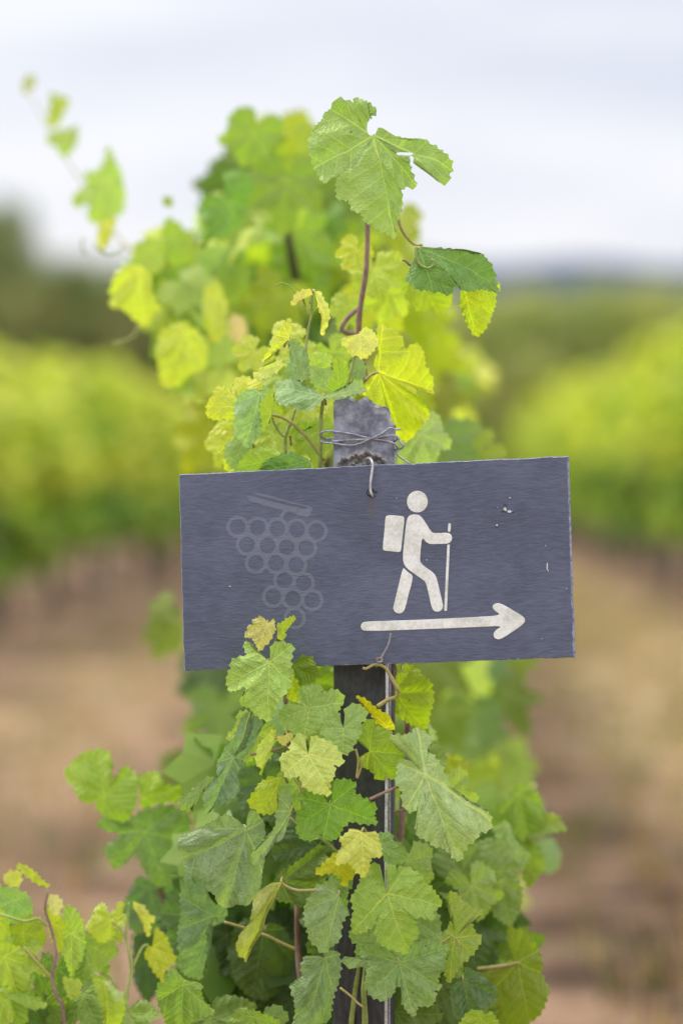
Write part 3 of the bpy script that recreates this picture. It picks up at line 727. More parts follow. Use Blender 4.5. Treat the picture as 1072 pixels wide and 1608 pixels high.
# --- crossing the sign's lower edge and below it
L('A', (245, 240), '238 230 222 212 205 195 188 185 175 165 150 138 118 145 128 175 140 200 130 212 90 215 60 235 65 265 45 295 38 320 45 350 50 370 95 368 140 340 138 370 118 400 105 430 150 450 190 490 215 505 250 512 270 470 280 430 315 400 345 335 355 290 345 230 352 190 358 155 330 150 290 142 262 155 252 190 252 232',
  2.745, (150, 188, 88), tips='240 510 42 340 128 145 345 330 352 155', tilt=(-5, -12), bloom=.2, ruf=.04)
L('A', (235, 58), '242 58 258 40 272 36 266 60 275 72 272 98 262 110 250 140 225 162 200 190 182 155 165 125 125 120 150 90 140 72 185 62 160 42 190 34 212 22 230 40', 2.74, (198, 200, 118), tips='200 190', bloom=.3, ruf=.1, step=5)
L('A', (290, 130), '284 128 288 95 283 62 315 45 340 30 376 22 370 50 340 75 312 95 325 128 305 138', 2.745, (168, 195, 52), tips='376 22', tilt=(25, 0), bloom=.1, step=5)
L('A', (355, 255), '350 245 385 215 425 205 455 235 475 290 460 320 410 360 385 330 360 285', 2.775, (112, 148, 36), tips='465 320', tilt=(-20, 10), bloom=.1)
L('A', (350, 320), '345 300 365 300 382 340 380 400 375 430 340 420 330 380', 2.80, (172, 190, 36), tips='375 430', bloom=.05)
L('A', (435, 452), '430 440 400 425 385 375 410 345 455 345 495 340 490 385 550 365 585 375 606 420 580 440 572 470 520 492 492 530 470 560 430 582 390 572 340 562 300 532 290 490 310 450 330 430 370 422 420 445', 2.77, (138, 172, 88), tips='410 580 295 500 330 432 600 420 490 345', bloom=.35, tilt=(8, -10))
L('A', (592, 550), '588 535 580 500 560 470 522 465 505 510 476 545 500 590 545 640 590 672 625 660 655 600 680 560 672 520 703 490 700 455 655 430 612 440 600 480 597 535', 2.76, (142, 178, 98), tips='590 672 480 545 525 465 680 560 700 455', bloom=.35, tilt=(-5, -8))
L('A', (428, 672), '422 660 415 620 400 570 360 590 345 620 340 655 300 670 298 715 318 750 330 778 390 770 395 800 420 830 470 850 535 858 530 800 555 760 545 715 598 715 590 680 570 650 550 620 510 600 455 580 436 600 432 655', 2.74, (184, 204, 104), tips='535 855 310 760 352 600 595 705 480 588', bloom=.25, tilt=(5, -20))
L('A', (715, 657), '705 645 690 612 642 602 650 560 680 530 710 508 745 540 790 560 830 590 860 640 890 665 880 690 840 722 850 760 840 790 790 780 760 800 730 762 712 740 690 742 666 712 668 680 702 662', 2.78, (138, 172, 44), tips='845 790 885 675 720 515 700 745 645 600', bloom=.08, tilt=(-8, 8))
L('A', (800, 545), '650 400 700 415 750 455 800 480 830 540 852 556 800 562 760 530 720 480 690 445', 2.77, (200, 205, 30), tips='650 400', tilt=(0, 40), bloom=.02)
L('A', (530, 905), '520 893 505 870 480 850 430 840 375 870 425 905 390 925 370 950 385 1000 370 1030 400 1070 450 1076 490 1040 520 1075 570 1062 592 1010 622 985 650 985 700 1000 762 997 740 960 757 915 720 890 650 855 640 830 662 810 610 785 545 790 540 830 542 885',
  2.76, (112, 158, 48), tips='500 1070 375 1010 380 872 760 990 650 812', tilt=(5, -5), bloom=.15)
L('A', (830, 380), '820 262 870 248 905 250 930 265 962 300 1000 330 1016 402 1000 470 990 530 975 562 920 540 860 500 820 460 800 400', 2.86, (152, 178, 30), tips='980 560 1010 420 905 250 830 470 815 300', bloom=.05)
L('B', (560, 440), '565 412 572 440 546 500 540 570 530 612 470 616 418 575 420 530 450 480 510 430', 2.745, (150, 174, 42), tips='470 615', tilt=(30, 0), bloom=.05)
L('B', (530, 250), '528 203 536 250 502 310 482 360 470 440 455 390 433 362 440 320 465 270 500 220', 2.76, (178, 198, 86), tips='470 440', tilt=(35, 0), bloom=.2)
L('B', (590, 230), '600 218 620 235 600 262 575 285 545 262 540 235 570 240', 2.755, (205, 205, 120), tips='545 260', bloom=.3, step=4)
L('B', (390, 688), '380 670 350 640 300 610 240 640 160 690 110 712 66 722 62 780 100 840 96 870 105 900 150 915 190 930 200 980 240 1010 250 1045 300 1078 345 1050 400 1062 440 1010 470 960 480 860 487 760 478 650 440 605 402 590 392 640', 2.775, (112, 140, 92), tips='300 1075 95 850 150 690 475 900 480 640', bloom=.7, tilt=(10, -8), ruf=.04, teeth=.5, vamp=.03)
L('B', (330, 340), '370 300 400 180 392 108 430 130 456 165 432 210 412 260 395 310 372 380 342 420 346 480 300 540 250 572 205 632 175 585 165 520 200 470 235 430 245 390 262 340 300 270 330 200 358 140 388 112', 2.765, (98, 128, 92), tips='205 630', bloom=.75, tilt=(32, 0), vamp=.05, teeth=.7)
L('B', (160, 500), '230 430 232 450 180 490 165 520 155 560 132 570 125 615 95 600 60 580 55 548 120 505 180 450', 2.77, (118, 146, 88), tips='60 570', bloom=.5, ruf=.12)
L('B', (560, 945), '520 950 470 985 420 1030 395 1090 390 1130 340 1180 310 1250 340 1305 370 1300 398 1342 405 1290 430 1210 452 1150 485 1085 520 1030 562 955', 2.735, (136, 148, 62), tips='395 1340', bloom=.35, tilt=(30, 5), vamp=.05, teeth=.5)
L('B', (562, 942), '540 920 560 890 620 860 700 800 760 760 790 850 765 950 720 1020 660 1068 600 1045 540 1030 525 990', 2.79, (92, 118, 44), tips='770 780', bloom=.15, vamp=.05)
L('B', (610, 600), '605 488 618 560 602 640 562 752 532 732 492 840 442 872 432 800 470 760 520 700 540 640 538 540 570 495', 2.77, (124, 152, 104), tips='440 870', bloom=.55, tilt=(30, 0))
L('B', (230, 1110), '110 915 150 940 180 930 205 1000 235 1060 265 1050 310 1092 275 1152 240 1150 195 1180 205 1240 225 1300 205 1360 190 1435 120 1412 80 1380 70 1250 78 1150 90 1000', 2.88, (104, 138, 90), tips='140 1430', bloom=.6, tilt=(20, 0))
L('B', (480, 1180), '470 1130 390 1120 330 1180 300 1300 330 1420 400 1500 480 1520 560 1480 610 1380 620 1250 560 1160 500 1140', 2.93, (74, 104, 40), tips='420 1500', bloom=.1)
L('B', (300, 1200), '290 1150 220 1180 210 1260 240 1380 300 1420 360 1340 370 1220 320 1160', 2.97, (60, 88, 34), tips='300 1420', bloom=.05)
L('C', (30, 1060), '20 1040 60 1010 88 1030 100 1090 90 1160 60 1250 50 1340 -20 1380 -120 1390 -100 1310 -110 1240 -130 1180 -70 1160 -80 1100 -60 1050 0 1050', 2.76, (108, 140, 86), tips='-60 1385 -130 1200 -60 1060 70 1260 90 1040', bloom=.55)
L('C', (305, 775), '298 755 285 700 270 640 222 640 190 700 170 750 140 790 155 850 140 900 150 950 200 945 240 915 265 880 252 920 252 970 290 1010 330 1020 385 1042 400 1000 442 960 435 910 412 870 460 880 512 890 505 850 547 815 520 770 490 730 442 725 472 700 420 670 380 650 345 665 320 638 302 645 303 700 312 755', 2.735, (134, 168, 66), tips='388 1042 150 940 225 642 540 820 385 652', bloom=.25, tilt=(-5, -12))
L('C', (190, 500), '200 505 240 498 262 502 278 560 282 608 235 612 225 660 205 702 160 662 130 632 78 642 85 590 112 560 90 530 130 500 150 480 180 490', 2.72, (190, 200, 92), tips='205 702', bloom=.25, step=5, tilt=(5, -15))
L('C', (90, 640), '165 660 160 700 130 720 112 752 100 710 60 680 0 692 -20 680 10 650 50 612 85 588 130 635', 2.735, (182, 192, 30), tips='-20 682', bloom=.05)
L('C', (275, 560), '262 505 320 500 332 540 360 570 372 602 412 627 352 642 312 642 282 602 270 580', 2.76, (120, 156, 86), tips='412 627', bloom=.35)
L('C', (90, 780), '85 730 60 700 20 730 -20 745 -55 820 -60 900 -30 980 30 1042 60 1010 92 980 100 900 142 850 102 800', 2.755, (124, 156, 98), tips='30 1040', bloom=.5, tilt=(15, -10))
L('C', (360, 1080), '350 1060 300 1010 225 1000 182 1020 190 1060 110 1050 108 1090 160 1105 220 1085 215 1130 200 1180 232 1230 290 1252 330 1220 345 1170 372 1190 365 1250 390 1292 422 1322 440 1270 500 1272 522 1240 510 1200 552 1190 522 1150 562 1100 552 1050 582 1010 520 980 440 990 400 1010 372 1045', 2.755, (114, 148, 80), tips='420 1320 215 1220 185 1025 545 1190 575 1010', bloom=.55, tilt=(0, -10))
L('C', (468, 240), '458 228 430 195 400 160 350 110 310 90 340 70 380 75 420 62 420 30 480 60 502 100 482 150 500 150 540 200 572 270 600 310 650 350 720 390 755 418 762 450 755 492 715 500 700 532 660 560 640 590 622 632 600 620 560 570 510 565 490 540 440 520 430 470 445 430 470 385 472 352 455 350 440 390 425 412 380 400 365 360 370 320 340 280 350 220 325 190 370 172 420 190 450 215', 2.765, (146, 174, 112), tips='622 630 760 460 425 35 385 402 330 190', bloom=.75, tilt=(-10, -10), vamp=.04)
L('C', (605, 965), '572 770 600 763 640 800 670 830 722 860 690 890 668 880 690 950 716 985 690 1030 640 1080 600 1130 566 1177 550 1120 570 1060 542 985 580 910 602 870 572 812', 2.77, (132, 156, 66), tips='570 1175 720 985 600 765 545 1000 560 900', bloom=.2, tilt=(-25, 0))
L('C', (640, 1160), '650 1098 700 1115 745 1145 790 1190 800 1240 740 1282 680 1322 600 1332 585 1250 580 1190 620 1150', 2.79, (82, 112, 66), tips='800 1240', bloom=.6, vamp=.06, teeth=.4)
L('C', (880, 1075), '840 920 910 930 962 1000 992 1070 985 1130 1022 1200 990 1290 940 1352 860 1390 800 1352 780 1250 740 1200 700 1130 780 1090 870 1062 832 980', 2.93, (114, 136, 34), tips='940 1360', bloom=.05)
L('C', (620, 690), '560 575 640 590 680 560 760 530 852 560 872 630 892 670 840 722 760 722 700 742 600 722 540 700 500 640 520 590', 3.0, (116, 144, 68), tips='890 670', bloom=.3)
L('C', (800, 720), '740 740 800 705 880 700 902 770 890 850 850 922 790 880 750 830', 2.99, (122, 150, 70), tips='850 920', bloom=.3)
L('C', (830, 470), '770 480 840 440 870 520 942 600 902 672 850 620 800 560', 3.03, (134, 162, 106), tips='930 640', bloom=.4)
L('C', (880, 330), '800 400 870 330 880 280 962 310 1002 400 1002 470 942 560 870 512 820 450', 3.1, (126, 158, 58), tips='940 560', bloom=.2)
L('C', (1000, 560), '975 530 1040 530 1075 600 1060 670 1010 690 975 620', 3.35, (132, 162, 122), tips='1050 680', bloom=.4)
L('C', (930, 660), '900 690 920 650 962 620 992 680 960 720 930 752', 3.02, (128, 155, 45), tips='930 750', bloom=.1)
L('C', (570, 170), '545 160 600 152 672 200 662 260 630 312 580 272', 3.0, (152, 166, 38), tips='640 310', bloom=.05)
L('C', (485, 10), '478 0 510 40 552 190 540 200 490 100', 2.94, (160, 185, 140), tips='550 195', bloom=.5)
L('C', (720, 1330), '620 1360 660 1300 700 1288 740 1310 760 1290 800 1350 780 1400 640 1400', 2.76, (140, 170, 40), tips='640 1395', bloom=.1)
L('B', (420, 1600), '330 1590 380 1560 440 1570 500 1600 560 1640 480 1700 360 1680 300 1640', 2.77, (122, 156, 58), tips='360 1690', bloom=.2)
L('B', (520, 1590), '480 1560 540 1540 600 1600 560 1660 490 1640', 2.80, (112, 142, 84), tips='540 1650', bloom=.4)
L('H', (770, 1120), '660 1130 700 1070 740 1045 770 1100 850 1110 842 1170 870 1200 905 1240 830 1260 780 1300 700 1300 660 1200', 2.80, (124, 160, 68), tips='905 1240', bloom=.25)
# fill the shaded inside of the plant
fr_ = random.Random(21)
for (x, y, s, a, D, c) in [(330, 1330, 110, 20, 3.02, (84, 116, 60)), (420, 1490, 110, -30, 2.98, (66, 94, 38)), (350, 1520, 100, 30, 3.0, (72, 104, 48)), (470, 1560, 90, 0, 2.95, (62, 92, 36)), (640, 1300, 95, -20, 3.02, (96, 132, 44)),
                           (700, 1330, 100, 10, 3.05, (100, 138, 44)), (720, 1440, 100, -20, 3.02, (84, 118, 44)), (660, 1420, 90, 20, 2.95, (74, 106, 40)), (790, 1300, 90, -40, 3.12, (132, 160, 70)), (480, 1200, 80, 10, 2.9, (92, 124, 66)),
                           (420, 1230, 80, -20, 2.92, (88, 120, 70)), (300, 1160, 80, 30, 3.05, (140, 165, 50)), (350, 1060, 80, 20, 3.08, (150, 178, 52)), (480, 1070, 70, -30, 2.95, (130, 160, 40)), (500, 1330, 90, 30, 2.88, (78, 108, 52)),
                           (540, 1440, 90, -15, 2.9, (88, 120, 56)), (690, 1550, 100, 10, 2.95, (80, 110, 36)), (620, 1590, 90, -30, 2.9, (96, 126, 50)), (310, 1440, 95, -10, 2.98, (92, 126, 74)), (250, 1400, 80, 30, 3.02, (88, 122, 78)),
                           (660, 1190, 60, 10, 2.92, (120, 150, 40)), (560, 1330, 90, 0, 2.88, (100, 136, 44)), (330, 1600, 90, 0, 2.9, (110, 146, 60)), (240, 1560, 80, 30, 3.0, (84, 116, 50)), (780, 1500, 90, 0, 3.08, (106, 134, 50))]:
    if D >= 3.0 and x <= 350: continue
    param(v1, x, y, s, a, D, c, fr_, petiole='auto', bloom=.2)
for (x, y, s, a, D, c) in [(395, 640, 60, 30, 2.93, (170, 194, 70)), (440, 600, 52, -20, 2.95, (150, 180, 74)), (480, 640, 55, 10, 2.96, (176, 198, 72)), (430, 690, 55, 20, 2.92, (160, 188, 60)), (490, 690, 50, -10, 2.93, (150, 182, 66)),
                           (470, 560, 45, 20, 2.94, (180, 200, 80)), (520, 560, 45, -30, 2.95, (160, 188, 84)), (400, 560, 42, 40, 2.97, (186, 204, 80)), (545, 600, 48, 0, 2.98, (150, 184, 90)), (360, 700, 50, 30, 2.98, (186, 204, 70)), (450, 530, 36, 10, 2.9, (188, 204, 90)), (660, 690, 60, -20, 2.98, (160, 190, 120)),
                           (590, 430, 55, -10, 3.0, (172, 196, 64)), (560, 400, 40, 30, 2.95, (186, 202, 60)), (610, 470, 50, 10, 3.02, (176, 198, 70)), (545, 490, 40, 20, 2.98, (170, 196, 80)),
                           (500, 1120, 60, 10, 2.86, (150, 182, 90)), (400, 1160, 55, 30, 2.84, (158, 186, 80)), (470, 1240, 55, -15, 2.83, (140, 172, 84)), (510, 1400, 60, 15, 2.82, (130, 166, 80)),
                           (600, 1480, 70, -10, 2.82, (134, 170, 78)), (690, 1480, 70, 20, 2.85, (126, 160, 76)), (700, 1250, 60, -20, 2.9, (150, 176, 84)), (640, 1360, 60, 0, 2.86, (140, 172, 80)), (740, 1400, 65, -20, 2.95, (136, 166, 70))]:
    param(v2 if y < 720 else v1, x, y - 8, s, a, D, c, fr_, petiole='auto', bloom=.25)
# shoots, canes, stalks, tendrils
stem(v1, 'X', '500 1900 498 1750 490 1650 470 1520 467 1423 466 1300 455 1180 447 1090 440 1060', 2.90, 7, M_CANE, 'cane', 3.2)
stem(v1, 'X', '540 1900 545 1700 552 1600 566 1480 560 1380 520 1330 480 1290 470 1200', 2.86, 5, M_SHOOT, 'shoot', 2.5, dd=2.83)
stem(v1, 'X', '575 1900 574 1700 573 1600 572 1540 590 1440 640 1340', 2.83, 6, M_SHOOT, 'shoot', 3)
stem(v1, 'X', '560 1900 610 1500 640 1100 600 900 580 640 563 520 575 420 577 340', 2.905, 6.5, M_CANE, 'cane', 4)
stem(v1, 'D', '290 1085 240 1130 210 1180 225 1200 285 1212 330 1200', 2.92, 4.0, M_CANE, 'cane', 3.5)
stem(v1, 'E', '520 1300 512 1000 514 820 517 700 520 600 530 520', 2.83, 3.6, M_SHOOT, 'shoot', 2.8, dd=2.79)
stem(v1, 'E', '370 1100 362 900 360 770 362 690 385 630 405 570', 2.86, 4, M_SHOOT, 'shoot', 2.5)
stem(v1, 'E', '300 595 350 610 400 640 450 690 495 750 530 800', 2.83, 2.4, M_PET, 'shoot', 2.8)
stem(v1, 'E', '300 603 315 640 345 685 362 690', 2.83, 2.0, M_SHOOT, 'shoot', 2.0)
stem(v1, 'E', '440 520 448 400 452 300 462 220 475 160 478 90 482 42', 2.80, 3, M_SHOOT, 'shoot', 1.8)
stem(v1, 'E', '475 160 455 140 440 105', 2.80, 1.5, M_SHOOT, 'shoot', 1.2); stem(v1, 'E', '475 160 500 125 530 115', 2.80, 1.5, M_SHOOT, 'shoot', 1.2)
stem(v1, 'E', '640 600 638 460 652 400 668 335 690 240', 2.83, 3, M_SHOOT, 'shoot', 2.4)
stem(v1, 'E', '402 58 395 40 370 18 340 12 318 28', 2.80, 1.2, M_SHOOT, 'tendril', .8)
stem(v1, 'E', '715 440 745 415 775 408', 2.84, 2, M_PET, 'shoot', 1.8)
stem(v1, 'D', '488 630 500 680 530 730 570 768 610 770', 2.83, 3, M_PET, 'tendril', 2)
stem(v1, 'D', '575 775 580 840 600 870 635 885 660 870 662 845 650 845', 2.79, 2.4, M_SHOOT, 'tendril', 1.4)
stem(v1, 'D', '590 860 550 870 525 850 510 845', 2.80, 2, M_CANE, 'tendril', 1.6)
stem(v1, 'A', '685 266 700 268 740 250 785 262 812 300 835 345 850 375 835 402 800 415 752 445', 2.765, 2.2, M_PET, 'tendril', 3.4, dd=2.79)
stem(v1, 'A', '828 235 838 280 828 310 808 335 800 370 802 412', 2.80, 2.6, M_CANE, 'tendril', 1.8)
stem(v1, 'B', '740 984 690 985 640 985 590 968 560 943', 2.745, 2.6, M_PET, 'shoot', 2.2)
stem(v1, 'B', '630 1272 560 1240 500 1210 430 1185 350 1158 285 1140', 2.86, 2.6, M_PET, 'shoot', 2.2)
stem(v1, 'C', '225 355 290 325 358 295', 2.775, 2.8, M_CANE, 'shoot', 2.4)
stem(v1, 'C', '320 412 350 408 388 400', 2.84, 2.6, M_CANE, 'shoot', 2.2)
stem(v1, 'C', '520 1000 545 990 575 970 605 965', 2.775, 2.4, M_PET, 'shoot', 2)
stem(v1, 'C', '605 965 622 1000 625 1060 615 1100', 2.768, 1.3, M_PET, 'tendril', .9)
stem(v1, 'C', '700 1105 760 1100 830 1090 890 1078', 2.93, 3, M_PET, 'shoot', 2.6)
stem(v1, 'C', '95 1190 140 1225 170 1255 200 1278', 2.77, 2, M_PET, 'shoot', 1.8)
stem(v1, 'A', '650 645 662 700 655 780 670 745 690 680', 2.78, 2, M_PET, 'shoot', 1.8)
stem(v1, 'A', '160 672 240 655 290 645 330 633', 2.77, 2.2, M_CANE, 'shoot', 1.8)
stem(v1, 'A', '298 345 310 385 322 428', 2.76, 2.2, M_CANE, 'shoot', 1.8)
stem(v1, 'A', '360 780 385 815 410 850', 2.765, 2, M_PET, 'shoot', 1.8); stem(v1, 'A', '345 965 380 1000 400 1010', 2.77, 2, M_PET, 'shoot', 1.8)
V_, F_ = tube([vb + Vector((0, 0, -1.2)) * 0 + Vector((.0, .0, ground_z(vb.x, vb.y) - vb.z - .1)), Vector((vb.x + .03, vb.y + .02, ground_z(vb.x, vb.y) + .2)), P(500, 1900, 2.92), P(498, 1760, 2.9)], .028, .009, 10, 8, .35, 4)
mesh_obj('trunk', V_, F_, M_BARK, v1)

# ============================================================ second vine, just behind
T = lambda *a, **k: traced(v2, *a, step=9, **k)
T('I', (110, 110), '95 95 125 90 135 115 110 140 90 165 85 140', 3.95, (165, 175, 110)); T('I', (215, 200), '190 150 225 170 262 178 240 220 215 272 172 280 185 220', 3.8, (160, 180, 80))
T('I', (230, 300), '172 335 200 290 250 300 290 268 285 345 240 398 205 350', 3.78, (160, 188, 106)); T('I', (400, 470), '400 348 428 405 450 450 462 530 455 600 400 628 360 642 320 615 342 560 270 575 262 530 330 500 308 452 380 440', 3.62, (158, 190, 96))
T('I', (400, 640), '370 640 432 615 410 700 370 745 360 690', 3.4, (188, 196, 90)); T('I', (520, 800), '410 950 410 870 440 810 510 780 560 830 565 885 602 950 570 970 545 1022 500 1000 460 955', 3.3, (186, 204, 66))
T('I', (640, 680), '600 690 620 615 680 650 692 740 702 785 640 795 610 740', 3.45, (146, 175, 70)); T('I', (620, 560), '600 550 625 535 645 560 625 585', 3.45, (140, 170, 50))
T('I', (690, 1040), '595 1040 680 1000 742 1050 772 1110 762 1172 700 1200 650 1245 600 1240 578 1120', 3.3, (184, 202, 66)); T('I', (800, 900), '760 880 812 858 845 950 830 1060 780 1085 750 1000', 3.35, (182, 194, 76))
T('I', (850, 560), '735 605 762 520 800 545 850 535 815 450 900 440 945 500 890 640 830 692 780 690 752 745 770 640', 3.3, (104, 150, 56)); T('I', (560, 740), '500 720 560 690 600 720 610 800 570 830 520 790', 3.4, (160, 185, 80))
T('I', (880, 1030), '850 990 892 978 918 1030 900 1092 850 1060', 3.35, (215, 196, 150)); T('I', (800, 760), '720 760 800 720 880 760 860 860 780 850', 3.5, (150, 180, 110))
stem(v2, 'I', '110 150 200 330 300 480 430 680 480 730 600 880 720 970 800 1130 850 1220 930 1500 1050 1900', 3.9, .8, M_PET, 'cane', 4, dd=3.4)
stem(v2, 'I', '310 690 305 725 320 755', 3.4, 1.4, M_SHOOT, 'tendril'); stem(v2, 'I', '350 715 390 752 440 745 460 720', 3.4, 1.4, M_SHOOT, 'tendril'); stem(v2, 'I', '515 1020 490 1065 420 1088', 3.35, 2, M_SHOOT, 'tendril')
mr = random.Random(77)
LY, LG, LD, LB = (172, 192, 62), (138, 172, 66), (92, 134, 54), (132, 166, 104)
TOP = [(400, 215, 70, 20, LG), (440, 215, 75, -10, (165, 182, 40)), (470, 240, 70, -40, (150, 172, 44)), (400, 270, 80, 10, LG), (360, 300, 70, 40, (120, 160, 60)), (450, 290, 85, 0, LG), (500, 320, 90, -15, LG), (420, 350, 90, 15, (160, 188, 70)),
       (470, 380, 90, -5, (146, 180, 80)), (380, 440, 85, 20, LD), (410, 420, 80, -20, (96, 140, 72)), (520, 400, 80, 10, (170, 192, 50)), (470, 450, 80, 0, LG), (560, 420, 75, -10, (178, 196, 44)), (600, 400, 70, -20, (176, 194, 40)), (625, 350, 55, 10, (178, 196, 70)),
       (530, 470, 80, 20, LB), (490, 520, 80, 0, (130, 165, 90)), (400, 520, 80, 20, LY), (350, 560, 80, 30, (170, 194, 70)), (430, 600, 85, 0, LY), (380, 640, 80, 20, (178, 198, 60)), (330, 690, 80, 30, (174, 188, 30)), (460, 660, 80, -10, (176, 198, 60)),
       (500, 610, 80, 0, (190, 206, 90)), (600, 560, 80, 0, (180, 200, 50)), (650, 520, 85, -10, (182, 202, 46)), (680, 560, 70, 0, (176, 196, 44)), (655, 470, 65, 10, (172, 192, 50)), (640, 620, 85, 10, (170, 192, 50)), (690, 625, 65, -15, (176, 192, 54)),
        (690, 700, 80, 0, LB), (660, 690, 80, 20, (160, 186, 120)), (745, 715, 60, -30, (150, 176, 50)), (590, 470, 80, 30, (186, 200, 60)), (560, 530, 80, -20, LG), (440, 470, 75, 30, (176, 198, 70)), (520, 340, 75, 40, LG), (345, 380, 60, 60, (130, 166, 70)), (600, 640, 80, -10, (188, 204, 50)), (540, 600, 80, 0, LY), (460, 730, 80, 0, LY), (400, 720, 80, 20, (170, 190, 40))]
for i, (x, y, s, a, c) in enumerate(TOP):
    kk = mr.choice((.75, .9, 1., 1.)); c = tuple(q * kk for q in c)
    param(v2, x, y - 10, s * .93, a, 3.2 + .75 * mr.random(), c, mr, step=11, bloom=.15)
LOW = [(262, 1000, 55, 20, (160, 190, 66)), (262, 965, 45, 60, (160, 188, 66)), (330, 1060, 90, 0, (96, 134, 72)), (350, 1120, 90, 0, (130, 165, 90)), (650, 1080, 90, -10, (150, 178, 60)), (720, 1060, 90, 0, (168, 192, 100)), (760, 1040, 80, -30, (110, 150, 90)),
       (690, 1120, 90, 20, (136, 168, 40)), (740, 1140, 90, -10, (130, 165, 110)), (790, 1100, 70, -30, (140, 172, 60)), (700, 1180, 90, 0, (130, 162, 100)), (760, 1190, 85, -20, (150, 180, 60)), (820, 1040, 40, 0, (140, 165, 50)), (790, 1200, 70, -20, (140, 170, 60)), (680, 1040, 90, 10, (150, 180, 50)),
       (730, 1240, 90, 0, (140, 168, 40)), (790, 1260, 80, -20, (130, 160, 60)), (300, 1220, 80, 10, (150, 176, 60))]
for i, (x, y, s, a, c) in enumerate(LOW):
    kk = mr.choice((.7, .85, 1., 1.05)); c = tuple(q * kk for q in c)
    param(v2, x, y - 10, s * .85, a, 3.6 + .6 * mr.random(), c, mr, step=11, bloom=.2)
# its left low arm reaching out of the row
T('H', (440, 330), '265 245 290 190 350 142 430 130 470 170 462 250 480 260 520 200 572 240 572 360 530 440 470 425 420 400 400 342 345 352 310 290', 3.05, (136, 170, 52), tips='265 240')
T('H', (600, 330), '580 240 660 220 690 280 772 290 750 342 660 352 600 385', 3.06, (142, 175, 40), tips='770 290')
T('H', (610, 470), '400 450 440 410 520 440 600 380 700 360 800 420 790 560 750 640 702 712 640 690 590 600 575 560 530 600 478 645 430 545 520 490', 3.05, (112, 148, 76), tips='700 712')
T('H', (620, 700), '580 660 680 680 762 720 765 850 680 902 560 900 500 830 540 740', 3.1, (90, 124, 82)); T('H', (760, 900), '660 820 760 760 860 800 880 960 800 1040 700 1000', 3.1, (96, 130, 86)); T('H', (620, 1020), '560 900 660 900 700 1000 690 1100 620 1200 560 1100', 3.15, (60, 92, 44))
stem(v2, 'H', '600 340 640 520 700 800 860 1000 1300 1300', 3.1, 3, M_CANE, 'cane', 5)
V_, F_ = tube([Vector((b2.x, b2.y, ground_z(b2.x, b2.y) - .1)), Vector((b2.x + .03, b2.y, -.1)), P(540, 1300, 4.0), P(520, 800, 3.7), P(440, 300, 3.5)], .03, .004, 9, 8, .3, 5)
mesh_obj('trunk', V_, F_, M_BARK, v2)

# ============================================================ young vine, bottom left
b3 = P(90, 1900, 2.9); v3 = vine_root(b3.x, b3.y, label='low young vine with slender upright tips, in the bottom left corner', cat='grapevine', group='young vine shoots')
T = lambda *a, **k: traced(v3, *a, **{**dict(step=7, bloom=.12), **k})
D3 = 2.62
T('H', (640, 960), '652 875 690 910 712 960 727 1020 692 1060 682 1115 640 1050 600 990 622 950', D3, (168, 184, 44), tips='680 1110', tilt=(-30, 0))
T('H', (560, 775), '560 765 600 780 628 820 655 852 630 862 625 925 602 880 590 830 560 795', D3, (176, 184, 80), tips='625 920'); T('H', (500, 840), '470 860 488 800 512 758 522 800 500 850 485 880', D3, (170, 186, 60))
T('H', (470, 850), '470 852 455 800 425 805 392 820 400 850 368 885 400 930 430 942 470 920 482 880', D3, (166, 186, 56), tips='375 900'); T('H', (400, 960), '370 900 430 920 490 950 480 1000 440 1040 400 1060 370 1010', D3 + .02, (130, 160, 60))
T('H', (440, 1100), '385 1070 430 1080 480 1130 530 1180 520 1290 460 1320 440 1240 410 1160', D3 + .03, (150, 175, 60), tilt=(20, 0)); T('H', (490, 1150), '440 1100 500 1140 525 1170 490 1190', D3, (170, 195, 130), bloom=.5)
T('H', (300, 900), '310 790 340 830 360 900 350 1000 300 1090 270 1000 250 900 260 840 275 780', D3 + .05, (150, 180, 76), tips='300 1090'); T('H', (215, 860), '190 790 230 800 270 860 265 960 240 990 210 900', D3 + .04, (168, 184, 40))
T('H', (230, 780), '200 760 235 735 265 775 240 830 210 810', D3 + .02, (196, 196, 130), bloom=.5); T('H', (140, 660), '65 620 100 612 140 640 212 708 150 690 100 650', D3 + .02, (170, 188, 50)); T('H', (50, 680), '15 680 30 640 85 640 90 690 55 710', D3, (186, 196, 80))
T('H', (60, 760), '-20 700 60 710 120 740 140 800 100 850 40 860 -20 800', D3 + .06, (130, 170, 90), bloom=.3); T('H', (90, 900), '40 880 110 830 180 850 190 940 130 1010 70 980', D3 + .04, (140, 165, 30)); T('H', (20, 1000), '-60 940 40 940 110 980 130 1080 100 1180 80 1210 30 1120 -40 1100', D3 + .03, (156, 182, 60))
T('H', (160, 1080), '140 1010 220 1030 240 1110 200 1160 140 1130', D3 + .08, (110, 145, 50)); T('H', (20, 1180), '-60 1120 40 1160 60 1260 -20 1340 -80 1280', D3 + .02, (140, 170, 50)); T('H', (140, 1200), '90 1150 200 1160 240 1240 200 1340 100 1320', D3 + .1, (84, 120, 44), bloom=.2)
T('H', (290, 1150), '260 1090 340 1100 330 1170 290 1180', D3 + .03, (160, 185, 70)); T('H', (290, 1220), '240 1180 320 1190 345 1250 300 1290 250 1270', D3 + .1, (120, 150, 40)); T('H', (420, 1240), '360 1230 430 1200 480 1280 420 1340 340 1320', D3 + .12, (110, 145, 60)); T('H', (-20, 850), '-90 800 10 800 50 900 0 960 -80 940', D3 + .05, (166, 190, 50))
T('H', (350, 950), '310 900 370 890 420 960 390 1060 330 1080 300 1000', D3 + .08, (120, 155, 70)); T('H', (30, 920), '-20 870 50 850 60 960 0 1000', D3 + .1, (70, 104, 36))
